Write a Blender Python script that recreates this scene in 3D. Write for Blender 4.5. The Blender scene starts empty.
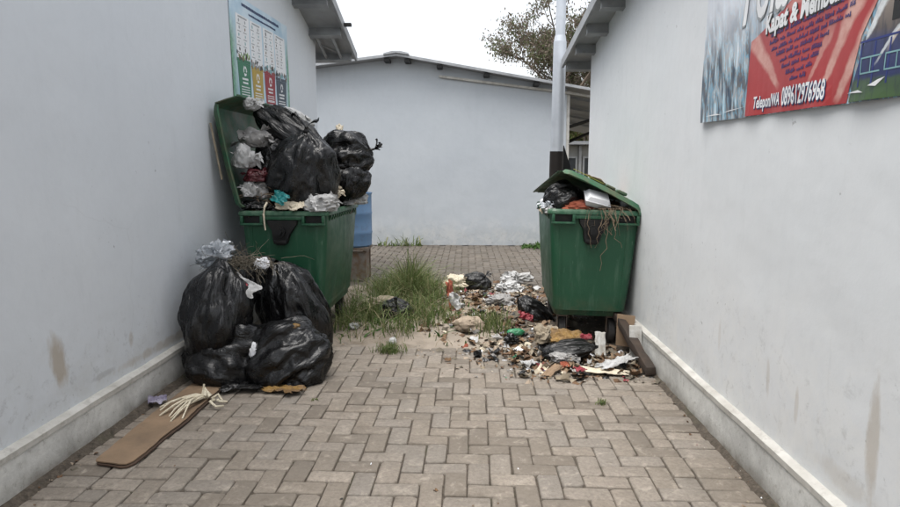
import bpy, bmesh, math, random
from mathutils import Vector, Matrix, noise, Euler
R = math.radians
S = bpy.context.scene
COL = S.collection

# ---------------------------------------------------------------- camera, sky, sun, exposure
PITCH = math.atan(83.5 / 630.0)
YAW = math.atan(17 * math.cos(PITCH) / 630.0)
CAMZ = 1.417
cd = bpy.data.cameras.new('camera')
cam = bpy.data.objects.new('camera', cd)
COL.objects.link(cam)
cam.location = (0, 0, CAMZ)
cam.rotation_euler = (math.pi / 2 - PITCH, 0, YAW)
cd.sensor_width = 36
cd.lens = 630 / 900 * 36
cd.clip_start = 0.05
cd.clip_end = 2000
S.camera = cam

SUN_EL, SUN_AZ = 74, 222      # azimuth of the light source, clockwise from +Y
W = bpy.data.worlds.new('World')
S.world = W
W.use_nodes = True
wn = W.node_tree
bg = wn.nodes['Background']
sky = wn.nodes.new('ShaderNodeTexSky')
sky.sky_type = 'NISHITA'
sky.sun_disc = False
sky.sun_elevation = R(SUN_EL)
sky.sun_rotation = R(SUN_AZ)
sky.air_density = 1.0
sky.dust_density = 4.0
sky.ozone_density = 1.0
hs = wn.nodes.new('ShaderNodeHueSaturation')
hs.inputs['Saturation'].default_value = 0.22
wn.links.new(sky.outputs[0], hs.inputs['Color'])
wn.links.new(hs.outputs[0], bg.inputs['Color'])
bg.inputs['Strength'].default_value = 0.13
sl = bpy.data.lights.new('sun', 'SUN')
sl.energy = 1.5
sl.angle = R(60)
sl.color = (1, 0.97, 0.93)
sun = bpy.data.objects.new('sun', sl)
COL.objects.link(sun)
az = R(SUN_AZ)
sd = Vector((math.sin(az) * math.cos(R(SUN_EL)), math.cos(az) * math.cos(R(SUN_EL)), math.sin(R(SUN_EL))))
sun.rotation_euler = sd.to_track_quat('Z', 'Y').to_euler()
S.view_settings.view_transform = 'Standard'
S.view_settings.look = 'None'
S.view_settings.gamma = 1
S.view_settings.use_curve_mapping = False
S.view_settings.exposure = 1.38


# ---------------------------------------------------------------- helpers
def tag(o, label=None, cat=None, group=None, kind=None):
    if label: o['label'] = label
    if cat: o['category'] = cat
    if group: o['group'] = group
    if kind: o['kind'] = kind
    return o


def empty(name, loc=(0, 0, 0), rz=0, **k):
    o = bpy.data.objects.new(name, None)
    COL.objects.link(o)
    o.location = loc
    o.rotation_euler = (0, 0, rz)
    o.empty_display_size = 0.1
    return tag(o, **k)


def link(name, me, mats=None, parent=None, loc=None, rot=None, smooth=False, **k):
    o = bpy.data.objects.new(name, me)
    COL.objects.link(o)
    if mats is not None and not me.materials:
        for m in (mats if isinstance(mats, (list, tuple)) else [mats]):
            me.materials.append(m)
    if smooth:
        me.polygons.foreach_set('use_smooth', [True] * len(me.polygons))
    if parent: o.parent = parent
    if loc is not None: o.location = loc
    if rot is not None: o.rotation_euler = rot
    return tag(o, **k)


def mesh(name, vs, fs, mi=None):
    me = bpy.data.meshes.new(name)
    me.from_pydata([tuple(v) for v in vs], [], fs)
    if mi: me.polygons.foreach_set('material_index', mi)
    me.update()
    return me


class MB:
    """collects simple solids for one mesh"""
    def __init__(s): s.v = []; s.f = []; s.m = []

    def add(s, vs, fs, mi=0):
        n = len(s.v)
        s.v += [tuple(v) for v in vs]
        s.f += [tuple(i + n for i in f) for f in fs]
        s.m += [mi] * len(fs)
        return s

    def box(s, a, b, M=None, mi=0):
        vs = [Vector((x, y, z)) for x in (a[0], b[0]) for y in (a[1], b[1]) for z in (a[2], b[2])]
        if M is not None: vs = [M @ v for v in vs]
        return s.add(vs, [(0, 1, 3, 2), (4, 6, 7, 5), (0, 4, 5, 1), (2, 3, 7, 6), (0, 2, 6, 4), (1, 5, 7, 3)], mi)

    def loops(s, L, cap0=True, cap1=True, closed=True, mi=0):
        n = len(L[0])
        vs = [v for l in L for v in l]
        fs = []
        for j in range(len(L) - 1):
            for i in range(n if closed else n - 1):
                a = j * n + i; b = j * n + (i + 1) % n
                fs.append((a, b, b + n, a + n))
        if cap0: fs.append(tuple(range(n))[::-1])
        if cap1: fs.append(tuple(range((len(L) - 1) * n, len(L) * n)))
        return s.add(vs, fs, mi)

    def tube(s, pts, r, seg=6, mi=0, r1=None, cap=True):
        pts = [Vector(p) for p in pts]
        L = []
        up = Vector((0, 0, 1))
        for i, p in enumerate(pts):
            d = (pts[min(i + 1, len(pts) - 1)] - pts[max(i - 1, 0)]).normalized()
            q = up if abs(d.dot(up)) < .9 else Vector((1, 0, 0))
            a = d.cross(q).normalized(); b = d.cross(a).normalized()
            t = i / max(1, len(pts) - 1)
            rr = r if r1 is None else r + (r1 - r) * t
            L.append([p + (a * math.cos(2 * math.pi * k / seg) + b * math.sin(2 * math.pi * k / seg)) * rr for k in range(seg)])
        return s.loops(L, cap, cap, mi=mi)

    def build(s, name, mats, parent=None, bevel=0, smooth=False, seg=2, auto=None, **k):
        me = mesh(name, s.v, s.f, s.m)
        bm = bmesh.new(); bm.from_mesh(me)
        bmesh.ops.recalc_face_normals(bm, faces=bm.faces)
        if bevel:
            ed = [e for e in bm.edges if len(e.link_faces) == 2 and e.calc_face_angle(0) > R(28)]
            bmesh.ops.bevel(bm, geom=ed, offset=bevel, segments=seg, profile=.5, affect='EDGES', clamp_overlap=True)
        bm.to_mesh(me); bm.free()
        if bevel or smooth:
            me.polygons.foreach_set('use_smooth', [True] * len(me.polygons))
            me.set_sharp_from_angle(angle=R(auto or 40))
        return link(name, me, mats, parent, **k)


# ---------------------------------------------------------------- materials
def newmat(name):
    m = bpy.data.materials.new(name); m.use_nodes = True
    nt = m.node_tree
    return m, nt, nt.nodes['Principled BSDF']


def N(nt, t, **k):
    n = nt.nodes.new(t)
    for a, b in k.items(): setattr(n, a, b)
    return n


def noise_n(nt, src, scale, detail=5, rough=.55, dist=0.0, vec=None):
    n = N(nt, 'ShaderNodeTexNoise')
    n.inputs['Scale'].default_value = scale; n.inputs['Detail'].default_value = detail
    n.inputs['Roughness'].default_value = rough; n.inputs['Distortion'].default_value = dist
    if vec:
        mp = N(nt, 'ShaderNodeMapping'); mp.inputs['Scale'].default_value = vec
        nt.links.new(src, mp.inputs['Vector']); src = mp.outputs[0]
    nt.links.new(src, n.inputs['Vector'])
    return n.outputs['Fac']


def mapr(nt, s, a, b, c=0., d=1.):
    n = N(nt, 'ShaderNodeMapRange')
    for i, v in zip((1, 2, 3, 4), (a, b, c, d)): n.inputs[i].default_value = v
    nt.links.new(s, n.inputs[0]); return n.outputs[0]


def math_n(nt, op, a, b=None):
    n = N(nt, 'ShaderNodeMath', operation=op)
    for i, v in enumerate((a, b)):
        if v is None: continue
        if isinstance(v, (int, float)): n.inputs[i].default_value = v
        else: nt.links.new(v, n.inputs[i])
    return n.outputs[0]


def mix(nt, fac, a, b, mode='MIX'):
    n = N(nt, 'ShaderNodeMix', data_type='RGBA', blend_type=mode)
    for i, v in ((0, fac), (6, a), (7, b)):
        if isinstance(v, (int, float)): n.inputs[i].default_value = v
        elif isinstance(v, (tuple, list)): n.inputs[i].default_value = (*v[:3], 1)
        else: nt.links.new(v, n.inputs[i])
    return n.outputs[2]


def bump(nt, b, h, strength=.3, dist=.01, prev=None):
    n = N(nt, 'ShaderNodeBump'); n.inputs['Strength'].default_value = strength; n.inputs['Distance'].default_value = dist
    nt.links.new(h, n.inputs['Height'])
    if prev: nt.links.new(prev, n.inputs['Normal'])
    nt.links.new(n.outputs[0], b.inputs['Normal'])
    return n.outputs[0]


def simple(name, c, rough=.6, c2=None, scale=6, spec=.5, metal=0, bmp=.15, bscale=40, bdist=.004, dirt=0, trans=0):
    m, nt, b = newmat(name)
    tc = N(nt, 'ShaderNodeTexCoord').outputs['Object']
    f = noise_n(nt, tc, scale)
    col = mix(nt, mapr(nt, f, .35, .65), c, c2 or tuple(x * .75 for x in c))
    if dirt:
        d = noise_n(nt, tc, scale * 2.3, 8, .7)
        col = mix(nt, mapr(nt, d, .52, .75, 0, dirt), col, (.09, .07, .05))
    nt.links.new(col, b.inputs['Base Color'])
    b.inputs['Roughness'].default_value = rough
    b.inputs['Metallic'].default_value = metal
    b.inputs['Specular IOR Level'].default_value = spec
    if trans: b.inputs['Transmission Weight'].default_value = trans
    if bmp: bump(nt, b, noise_n(nt, tc, bscale, 4), bmp, bdist)
    return m


def wall_mat(name, base, alt, grime=(.16, .16, .15), stains=(), low=.0, lowcol=(.72, .73, .72), axis=1, drips=0):
    """painted render: cloudy colour, trowel relief, grime near the foot, brown smears with a shape of their own"""
    m, nt, b = newmat(name)
    g = N(nt, 'ShaderNodeNewGeometry').outputs['Position']
    sep = N(nt, 'ShaderNodeSeparateXYZ'); nt.links.new(g, sep.inputs[0])
    hor, z = sep.outputs[axis], sep.outputs[2]
    cloud = noise_n(nt, g, .9, 6, .6)
    col = mix(nt, mapr(nt, cloud, .3, .7), base, alt)
    fine = noise_n(nt, g, 14, 6, .65)
    col = mix(nt, mapr(nt, fine, .45, .75, 0, .13), col, tuple(x * .8 for x in base))
    # pale re-touched patches and mould low on the wall
    zl = mapr(nt, z, .2, .2 + low + .01, 1, 0)
    if low:
        p = noise_n(nt, g, 5, 8, .7, .6)
        pf = math_n(nt, 'MULTIPLY', mapr(nt, p, .46, .58), zl)
        col = mix(nt, math_n(nt, 'MULTIPLY', pf, .55), col, lowcol)
        q = noise_n(nt, g, 16, 8, .75, .4)
        q2 = noise_n(nt, g, 2.2, 3)
        qf = math_n(nt, 'MULTIPLY', mapr(nt, q, .54, .68), math_n(nt, 'MULTIPLY', zl, mapr(nt, q2, .35, .6)))
        col = mix(nt, math_n(nt, 'MULTIPLY', qf, .6), col, grime)
    # hairline cracks, chipped paint and a splash zone with a ragged tide line
    vo = N(nt, 'ShaderNodeTexVoronoi', feature='DISTANCE_TO_EDGE'); vo.inputs['Scale'].default_value = .75
    mw = N(nt, 'ShaderNodeMix', data_type='VECTOR'); mw.inputs[0].default_value = .10
    nz = N(nt, 'ShaderNodeTexNoise'); nz.inputs['Scale'].default_value = 4; nz.inputs['Detail'].default_value = 6
    nt.links.new(g, nz.inputs['Vector']); nt.links.new(g, mw.inputs[4]); nt.links.new(nz.outputs['Color'], mw.inputs[5]); nt.links.new(mw.outputs[1], vo.inputs['Vector'])
    ck = math_n(nt, 'MULTIPLY', mapr(nt, vo.outputs['Distance'], .0, .004, 1, 0), mapr(nt, noise_n(nt, g, .8, 2), .52, .6))
    col = mix(nt, math_n(nt, 'MULTIPLY', ck, .07), col, grime)
    tl = math_n(nt, 'ADD', z, math_n(nt, 'MULTIPLY', math_n(nt, 'SUBTRACT', noise_n(nt, g, 3, 7, .7), .5), .5))
    col = mix(nt, math_n(nt, 'MULTIPLY', mapr(nt, tl, .22, .40, 1, 0), .16), col, (.25, .24, .21))
    # sparse specks and scuffs everywhere
    sp = noise_n(nt, g, 30, 3, .6, 0)
    sp2 = noise_n(nt, g, 1.7, 3)
    sf = math_n(nt, 'MULTIPLY', mapr(nt, sp, .68, .76), mapr(nt, sp2, .48, .6))
    col = mix(nt, math_n(nt, 'MULTIPLY', sf, .6), col, grime)
    # scuffs and patched paint, wide and faint
    pt = noise_n(nt, g, 1.6, 7, .65, .5); col = mix(nt, mapr(nt, pt, .50, .56, 0, .10), col, tuple(min(.9, x * 1.14) for x in base))
    sk = noise_n(nt, g, 1, 6, .7, .3, vec=(5, 5, 1.6)); col = mix(nt, mapr(nt, sk, .58, .72, 0, .16), col, tuple(x * .72 for x in base))
    # vertical water streaks
    st = noise_n(nt, g, 1, 4, .6, 0, vec=(9, 9, .55))
    col = mix(nt, mapr(nt, st, .55, .8, 0, .10), col, tuple(x * .72 for x in base))
    if drips:
        dr = noise_n(nt, g, 1, 3, .6, 0, vec=(22, 22, .9))
        top = mapr(nt, z, drips - 1.2, drips, 0, 1)
        col = mix(nt, math_n(nt, 'MULTIPLY', math_n(nt, 'MULTIPLY', mapr(nt, dr, .56, .7), top), .16), col, grime)
    for (h0, z0, rh, rz, sl_, c_, k_) in stains:
        dz = math_n(nt, 'SUBTRACT', z, z0)
        dh = math_n(nt, 'SUBTRACT', math_n(nt, 'SUBTRACT', hor, h0), math_n(nt, 'MULTIPLY', dz, sl_))
        r2 = math_n(nt, 'ADD', math_n(nt, 'POWER', math_n(nt, 'ABSOLUTE', math_n(nt, 'DIVIDE', dh, rh)), 2.0),
                    math_n(nt, 'POWER', math_n(nt, 'ABSOLUTE', math_n(nt, 'DIVIDE', dz, rz)), 2.0))
        e = math_n(nt, 'ADD', r2, math_n(nt, 'MULTIPLY', math_n(nt, 'SUBTRACT', noise_n(nt, g, 11, 5, .7, 0, vec=(1, 1, .35)), .5), 2.6))
        col = mix(nt, mapr(nt, e, 1.0, .2, 0, k_), col, c_)
    nt.links.new(col, b.inputs['Base Color'])
    b.inputs['Roughness'].default_value = .62
    b.inputs['Specular IOR Level'].default_value = .35
    n1 = bump(nt, b, noise_n(nt, g, 2.3, 3, .5), .35, .03)
    bump(nt, b, noise_n(nt, g, 45, 6, .6), .16, .004, n1)
    return m


BROWN = (.32, .235, .13)
M = {}
M['wall_left'] = wall_mat('painted_wall_left', (.605, .638, .672), (.645, .675, .705), low=.5, lowcol=(.56, .58, .58),
                          stains=[(2.93, .50, .075, .16, -.25, BROWN, .6), (3.6, .42, .03, .05, 0, BROWN, .3), (4.2, .28, .9, .035, 0, BROWN, .35), (3.3, .30, .12, .02, .3, (.25, .25, .24), .35)])
M['wall_right'] = wall_mat('painted_wall_right', (.665, .69, .705), (.72, .735, .745), low=.8, lowcol=(.76, .76, .74),
                           stains=[(2.02, .52, .035, .26, .04, BROWN, .42), (2.75, .50, .02, .1, .1, BROWN, .25), (2.5, .47, .018, .08, .0, BROWN, .25), (3.3, .55, .02, .09, 0, BROWN, .15), (2.15, .32, .2, .05, .2, BROWN, .2)])
M['wall_back'] = wall_mat('painted_wall_back', (.395, .425, .455), (.435, .465, .49), low=.38, lowcol=(.54, .55, .54), axis=0)
M['wall_far'] = simple('weathered_far_wall', (.26, .26, .25), .8, (.2, .2, .19), 1)

m, nt, b = newmat('concrete_plinth')
g = N(nt, 'ShaderNodeNewGeometry').outputs['Position']
col = mix(nt, mapr(nt, noise_n(nt, g, 3, 8, .7, .4), .4, .62), (.46, .46, .44), (.66, .66, .63))
col = mix(nt, mapr(nt, noise_n(nt, g, 26, 8, .75), .54, .68, 0, .55), col, (.2, .19, .16))
sep = N(nt, 'ShaderNodeSeparateXYZ'); nt.links.new(g, sep.inputs[0])
col = mix(nt, math_n(nt, 'MULTIPLY', mapr(nt, sep.outputs[2], 0, .1, 1, 0), mapr(nt, noise_n(nt, g, 9, 6), .3, .6, .3, .9)), col, (.13, .11, .08))
nt.links.new(col, b.inputs['Base Color']); b.inputs['Roughness'].default_value = .85
bump(nt, b, noise_n(nt, g, 30, 8, .7), .5, .008)
M['plinth'] = m
M['trim'] = simple('white_painted_ledge', (.52, .51, .475), .8, (.40, .385, .35), 7, dirt=.5, bmp=.4)
M['roofmetal'] = simple('galvanised_roof_sheet', (.36, .37, .38), .5, (.26, .27, .28), 3, metal=.3, dirt=.3)
M['purlin'] = simple('grey_steel_purlin', (.33, .34, .35), .5, (.24, .25, .26), 5, metal=.3, dirt=.3)
M['rooftop'] = simple('roof_upper_sheet', (.35, .35, .36), .5, (.28, .28, .29), 3, metal=.2)

def paver_mat(name_, k_):
    m, nt, b = newmat(name_)
    g = N(nt, 'ShaderNodeNewGeometry'); pos = g.outputs['Position']
    oi = N(nt, 'ShaderNodeObjectInfo')
    rnd = math_n(nt, 'FRACT', math_n(nt, 'ADD', g.outputs['Random Per Island'], math_n(nt, 'MULTIPLY', oi.outputs['Random'], 7.31)))
    cr = N(nt, 'ShaderNodeValToRGB')
    e = cr.color_ramp.elements
    e[0].position = 0; e[0].color = (.18, .155, .13, 1); e[1].position = 1; e[1].color = (.36, .315, .27, 1)
    for p_, c_ in ((.3, (.275, .238, .2)), (.55, (.31, .27, .232)), (.8, (.27, .245, .22))):
        q = cr.color_ramp.elements.new(p_); q.color = (*c_, 1)
    nt.links.new(rnd, cr.inputs[0])
    col = mix(nt, mapr(nt, noise_n(nt, pos, 1.3, 4), .35, .65, 0, .4), cr.outputs[0], (.21, .19, .165))
    col = mix(nt, mapr(nt, noise_n(nt, pos, 48, 8, .8), .42, .66, 0, .75), col, (.15, .13, .11))
    col = mix(nt, mapr(nt, noise_n(nt, pos, 13, 7, .72, .5), .54, .70, 0, .6), col, (.46, .415, .36))
    col = mix(nt, mapr(nt, noise_n(nt, pos, 90, 3, .6), .70, .76, 0, .7), col, (.06, .05, .04))
    oil = mapr(nt, noise_n(nt, pos, 1.7, 8, .7, .8), .56, .70, 0, .55)
    col = mix(nt, oil, col, (.13, .115, .095))
    spk = math_n(nt, 'MULTIPLY', mapr(nt, noise_n(nt, pos, 55, 3, .6), .72, .76), mapr(nt, noise_n(nt, pos, 1.1, 2), .52, .62))
    col = mix(nt, spk, col, (.62, .60, .56))
    col = mix(nt, mapr(nt, noise_n(nt, pos, 6, 8, .75, .3), .56, .74, 0, .7), col, (.12, .10, .08))
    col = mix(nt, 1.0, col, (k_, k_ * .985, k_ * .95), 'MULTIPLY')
    nt.links.new(col, b.inputs['Base Color'])
    nt.links.new(mapr(nt, noise_n(nt, pos, 5, 4), .3, .7, .62, .9), b.inputs['Roughness'])
    b.inputs['Specular IOR Level'].default_value = .3
    n1 = bump(nt, b, noise_n(nt, pos, 25, 6, .7), .4, .006)
    bump(nt, b, noise_n(nt, pos, 160, 4, .7), .5, .002, n1)
    return m



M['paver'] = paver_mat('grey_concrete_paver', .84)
M['paver_far'] = paver_mat('shaded_concrete_paver', .40)  # same concrete, colour darkened to stand in for shade over the enclosed court

m, nt, b = newmat('joint_sand')
g = N(nt, 'ShaderNodeNewGeometry').outputs['Position']
col = mix(nt, mapr(nt, noise_n(nt, g, 40, 8, .7), .35, .65), (.04, .032, .024), (.12, .098, .075))
col = mix(nt, mapr(nt, noise_n(nt, g, 3, 4), .55, .7, 0, .6), col, (.05, .06, .025))
nt.links.new(col, b.inputs['Base Color']); b.inputs['Roughness'].default_value = .95
bump(nt, b, noise_n(nt, g, 90, 6, .7), .8, .01)
M['sand'] = m

m, nt, b = newmat('bare_soil')
g = N(nt, 'ShaderNodeNewGeometry').outputs['Position']
col = mix(nt, mapr(nt, noise_n(nt, g, 2.2, 6, .6, .3), .4, .6), (.17, .14, .105), (.27, .23, .185))
col = mix(nt, mapr(nt, noise_n(nt, g, 9, 8, .7), .5, .66, 0, .7), col, (.12, .095, .065))
col = mix(nt, mapr(nt, noise_n(nt, g, 70, 6, .7), .45, .7, 0, .5), col, (.09, .07, .05))
sep = N(nt, 'ShaderNodeSeparateXYZ'); nt.links.new(g, sep.inputs[0])
# smooth smear of old cement washed over the paving edge
dx = math_n(nt, 'DIVIDE', math_n(nt, 'ADD', sep.outputs[0], .0), .62); dy = math_n(nt, 'DIVIDE', math_n(nt, 'SUBTRACT', sep.outputs[1], 5.45), .8)
rr = math_n(nt, 'ADD', math_n(nt, 'ADD', math_n(nt, 'MULTIPLY', dx, dx), math_n(nt, 'MULTIPLY', dy, dy)), math_n(nt, 'MULTIPLY', math_n(nt, 'SUBTRACT', noise_n(nt, g, 4, 5), .5), 1.6))
cem = mapr(nt, rr, 1.0, .7)
col = mix(nt, math_n(nt, 'MULTIPLY', cem, .85), col, mix(nt, mapr(nt, noise_n(nt, g, 6, 6, .7), .4, .65), (.31, .265, .215), (.24, .205, .165)))
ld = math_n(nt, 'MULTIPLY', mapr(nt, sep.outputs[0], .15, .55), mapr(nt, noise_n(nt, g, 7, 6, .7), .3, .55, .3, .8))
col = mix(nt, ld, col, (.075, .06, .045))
nt.links.new(col, b.inputs['Base Color']); b.inputs['Roughness'].default_value = .95
bs = bump(nt, b, noise_n(nt, g, 35, 8, .7), .5, .012)
M['soil'] = m
M['ground'] = simple('dry_ground', (.2, .17, .13), .95, (.14, .13, .09), .6)


def plastic_bin(name, c, c2):
    m, nt, b = newmat(name)
    tc = N(nt, 'ShaderNodeTexCoord').outputs['Object']
    col = mix(nt, mapr(nt, noise_n(nt, tc, 2.2, 6, .6), .35, .65), c, c2)
    col = mix(nt, mapr(nt, noise_n(nt, tc, 1, 6, .7, 0, vec=(18, 18, 2.2)), .52, .72, 0, .5), col, (.085, .15, .105))
    sc_ = noise_n(nt, tc, 1, 3, .6, .8, vec=(70, 70, 6)); col = mix(nt, math_n(nt, 'MULTIPLY', mapr(nt, sc_, .66, .70), mapr(nt, noise_n(nt, tc, 3, 3), .48, .6, 0, .7)), col, (.14, .22, .16))
    col = mix(nt, mapr(nt, noise_n(nt, tc, 9, 8, .75, .4), .56, .72, 0, .5), col, (.035, .045, .03))
    sep = N(nt, 'ShaderNodeSeparateXYZ'); nt.links.new(tc, sep.inputs[0])
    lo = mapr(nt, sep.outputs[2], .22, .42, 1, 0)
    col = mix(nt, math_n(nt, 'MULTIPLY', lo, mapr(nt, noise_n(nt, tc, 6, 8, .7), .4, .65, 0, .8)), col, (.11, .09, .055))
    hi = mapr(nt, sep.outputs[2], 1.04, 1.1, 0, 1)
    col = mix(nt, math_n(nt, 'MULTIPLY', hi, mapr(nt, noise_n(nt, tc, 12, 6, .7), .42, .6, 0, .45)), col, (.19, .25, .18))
    nt.links.new(col, b.inputs['Base Color'])
    nt.links.new(mapr(nt, noise_n(nt, tc, 7, 6), .3, .7, .34, .6), b.inputs['Roughness'])
    b.inputs['Specular IOR Level'].default_value = .4
    n1 = bump(nt, b, noise_n(nt, tc, 2.5, 3), .25, .02)
    bump(nt, b, noise_n(nt, tc, 50, 5, .7), .15, .003, n1)
    return m


M['green'] = plastic_bin('green_bin_plastic', (.011, .062, .031), (.016, .076, .038))
M['greenlid'] = plastic_bin('green_lid_plastic', (.014, .085, .04), (.03, .13, .07))
M['blackplastic'] = simple('black_hard_plastic', (.006, .006, .007), .5, (.012, .012, .011), 8, dirt=.12, spec=.3)
M['rubber'] = simple('black_rubber', (.02, .02, .02), .8, (.05, .045, .04), 12, dirt=.6)
M['steel'] = simple('rusty_steel', (.16, .10, .06), .7, (.22, .20, .18), 14, metal=.4, dirt=.5)


def film(name, c, rough, c2=None, crease=1.0, trans=0, spec=.5, sc=1, dust=.0, rest=False):
    """thin plastic film: long folds running to the knot plus a fine crumple"""
    m, nt, b = newmat(name)
    if rest: tc = N(nt, 'ShaderNodeAttribute', attribute_name='rest').outputs['Vector']
    else: tc = N(nt, 'ShaderNodeTexCoord').outputs['Object']
    col = mix(nt, mapr(nt, noise_n(nt, tc, 5 * sc), .35, .65), c, c2 or c)
    if dust:
        col = mix(nt, mapr(nt, noise_n(nt, tc, 7 * sc, 8, .7, .4), .52, .8, 0, dust), col, (.16, .145, .12))
    nt.links.new(col, b.inputs['Base Color'])
    nt.links.new(mapr(nt, noise_n(nt, tc, 12 * sc, 5), .3, .7, rough, rough + .16), b.inputs['Roughness'])
    b.inputs['Specular IOR Level'].default_value = spec
    b.inputs['Transmission Weight'].default_value = trans
    a = noise_n(nt, tc, 5 * sc, 2, .4, .8, vec=(1.6, 1.6, .8) if not rest else (.62, .62, .15))
    fold = math_n(nt, 'ABSOLUTE', math_n(nt, 'SUBTRACT', a, .5))
    n1 = bump(nt, b, math_n(nt, 'POWER', fold, .85), .55 * crease, .05)
    a2 = noise_n(nt, tc, 13 * sc, 2, .5, .6, vec=(1.3, 1.1, .9) if not rest else (.6, .6, .22))
    fold2 = math_n(nt, 'ABSOLUTE', math_n(nt, 'SUBTRACT', a2, .5))
    n2 = bump(nt, b, fold2, (.3 if rest else .5) * crease, .022, n1)
    if not rest: bump(nt, b, noise_n(nt, tc, 75 * sc, 4, .6), .05 * crease, .003, n2)
    return m


M['bag'] = film('black_bag_film', (.0035, .0035, .004), .20, (.006, .006, .0065), .62, dust=.05)
M['bagbig'] = film('black_refuse_sack_film', (.0028, .0028, .0032), .23, (.0045, .0045, .005), .6, dust=.02, spec=.45, rest=True)
M['bagbig2'] = film('black_thin_sack_film', (.0035, .0035, .004), .25, (.006, .006, .006), .8, dust=.05, spec=.45, rest=True)
M['bag2'] = film('black_thin_bag_film', (.005, .005, .0055), .22, (.009, .009, .009), .9, sc=1.6, dust=.12)
M['whitebag'] = film('white_bag_film', (.52, .52, .52), .5, (.38, .38, .37), .45, sc=2.0, dust=.4, spec=.3, trans=.15)
M['greybag'] = film('clear_grey_film', (.42, .41, .40), .4, (.24, .23, .22), .5, trans=.3, sc=2.0, dust=.4, spec=.35)
M['clearbag'] = film('clear_film', (.60, .64, .68), .22, (.45, .48, .52), .6, trans=.45, sc=2.4, dust=.25)
M['maroonbag'] = film('maroon_film', (.09, .012, .018), .35, (.06, .012, .014), 1, sc=2)
M['tealfilm'] = film('teal_film', (.02, .19, .19), .3, (.015, .2, .2), .7, sc=2)
M['creamfilm'] = film('cream_film', (.62, .55, .42), .5, (.5, .44, .34), .8, sc=2)
M['pinkfilm'] = film('red_film', (.28, .03, .045), .5, (.16, .03, .035), .8, sc=2)
M['greenfilm'] = film('bright_green_film', (.02, .20, .08), .35, (.02, .13, .06), .7, sc=2)
M['orangecloth'] = simple('orange_fabric', (.33, .09, .045), .85, (.2, .05, .03), 14, bmp=.6, bscale=60)
M['tancloth'] = simple('dirty_tan_fabric', (.30, .25, .18), .9, (.19, .16, .12), 12, bmp=.7, bscale=50, dirt=.5)
M['cardboard'] = simple('brown_cardboard', (.25, .17, .105), .85, (.175, .12, .075), 4, bmp=.3, bscale=90, dirt=.5)
M['cardedge'] = simple('dark_wet_cardboard_edge', (.075, .045, .028), .9, (.05, .03, .02), 9)
M['dirtywhite'] = simple('dirty_white_card', (.50, .50, .48), .8, (.36, .34, .30), 12, dirt=.6, bmp=.3)
M['plank'] = simple('dark_weathered_wood', (.050, .032, .022), .85, (.028, .02, .015), 9, bmp=.6, dirt=.4)
M['foam'] = simple('white_foam', (.74, .75, .77), .6, (.66, .67, .7), 8, bmp=.1, dirt=.12)
M['ochre'] = film('ochre_leafy_film', (.26, .15, .035), .6, (.12, .07, .03), .8, sc=2)
M['purple'] = film('purple_film', (.12, .10, .17), .4, (.33, .31, .38), .8, sc=2)
M['straw'] = simple('dry_roots', (.22, .16, .11), .9, (.13, .095, .06), 20, bmp=0)
M['twig'] = simple('grey_dry_twigs', (.17, .145, .11), .9, (.08, .07, .05), 20, bmp=0)
M['leaf_brown'] = simple('dry_leaf', (.15, .085, .04), .8, (.09, .05, .028), 20, bmp=0)
M['paint_blue'] = simple('blue_drum_plastic', (.13, .24, .40), .55, (.11, .20, .34), 4, dirt=.4)
M['galv'] = simple('silver_painted_pole', (.50, .53, .57), .4, (.42, .45, .49), 4, metal=.35, dirt=.12)
M['darkbrown'] = simple('dark_brown_pole_base', (.012, .010, .009), .6, (.018, .014, .012), 6, spec=.25)
M['stone'] = simple('pale_rock', (.36, .29, .22), .9, (.24, .19, .14), 7, bmp=.8, bscale=25, dirt=.4)
M['darkglass'] = simple('dark_window_glass', (.03, .035, .04), .15, bmp=0)
M['greyframe'] = simple('grey_window_frame', (.3, .31, .32), .6, bmp=.1)
M['yellow'] = simple('yellow_sticker', (.62, .60, .05), .5, (.5, .5, .08), 9, dirt=.3, bmp=0)
M['bark'] = simple('grey_brown_bark', (.11, .085, .065), .95, (.07, .055, .04), 8, bmp=.8)
M['glove'] = film('cream_knotted_film', (.66, .60, .47), .55, (.52, .46, .34), .9, sc=2.5)


def foliage_mat(name, cols, tr=.3):
    m, nt, b = newmat(name)
    g = N(nt, 'ShaderNodeNewGeometry')
    cr = N(nt, 'ShaderNodeValToRGB')
    e = cr.color_ramp.elements
    e[0].color = (*cols[0], 1); e[1].color = (*cols[-1], 1)
    for i, c in enumerate(cols[1:-1]):
        q = e.new((i + 1) / (len(cols) - 1)); q.color = (*c, 1)
    nt.links.new(g.outputs['Random Per Island'], cr.inputs[0])
    nt.links.new(cr.outputs[0], b.inputs['Base Color'])
    b.inputs['Roughness'].default_value = .6
    b.inputs['Specular IOR Level'].default_value = .25
    t = N(nt, 'ShaderNodeBsdfTranslucent'); nt.links.new(cr.outputs[0], t.inputs[0])
    ms = N(nt, 'ShaderNodeMixShader'); ms.inputs[0].default_value = tr
    nt.links.new(b.outputs[0], ms.inputs[1]); nt.links.new(t.outputs[0], ms.inputs[2])
    nt.links.new(ms.outputs[0], nt.nodes['Material Output'].inputs[0])
    return m


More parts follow.
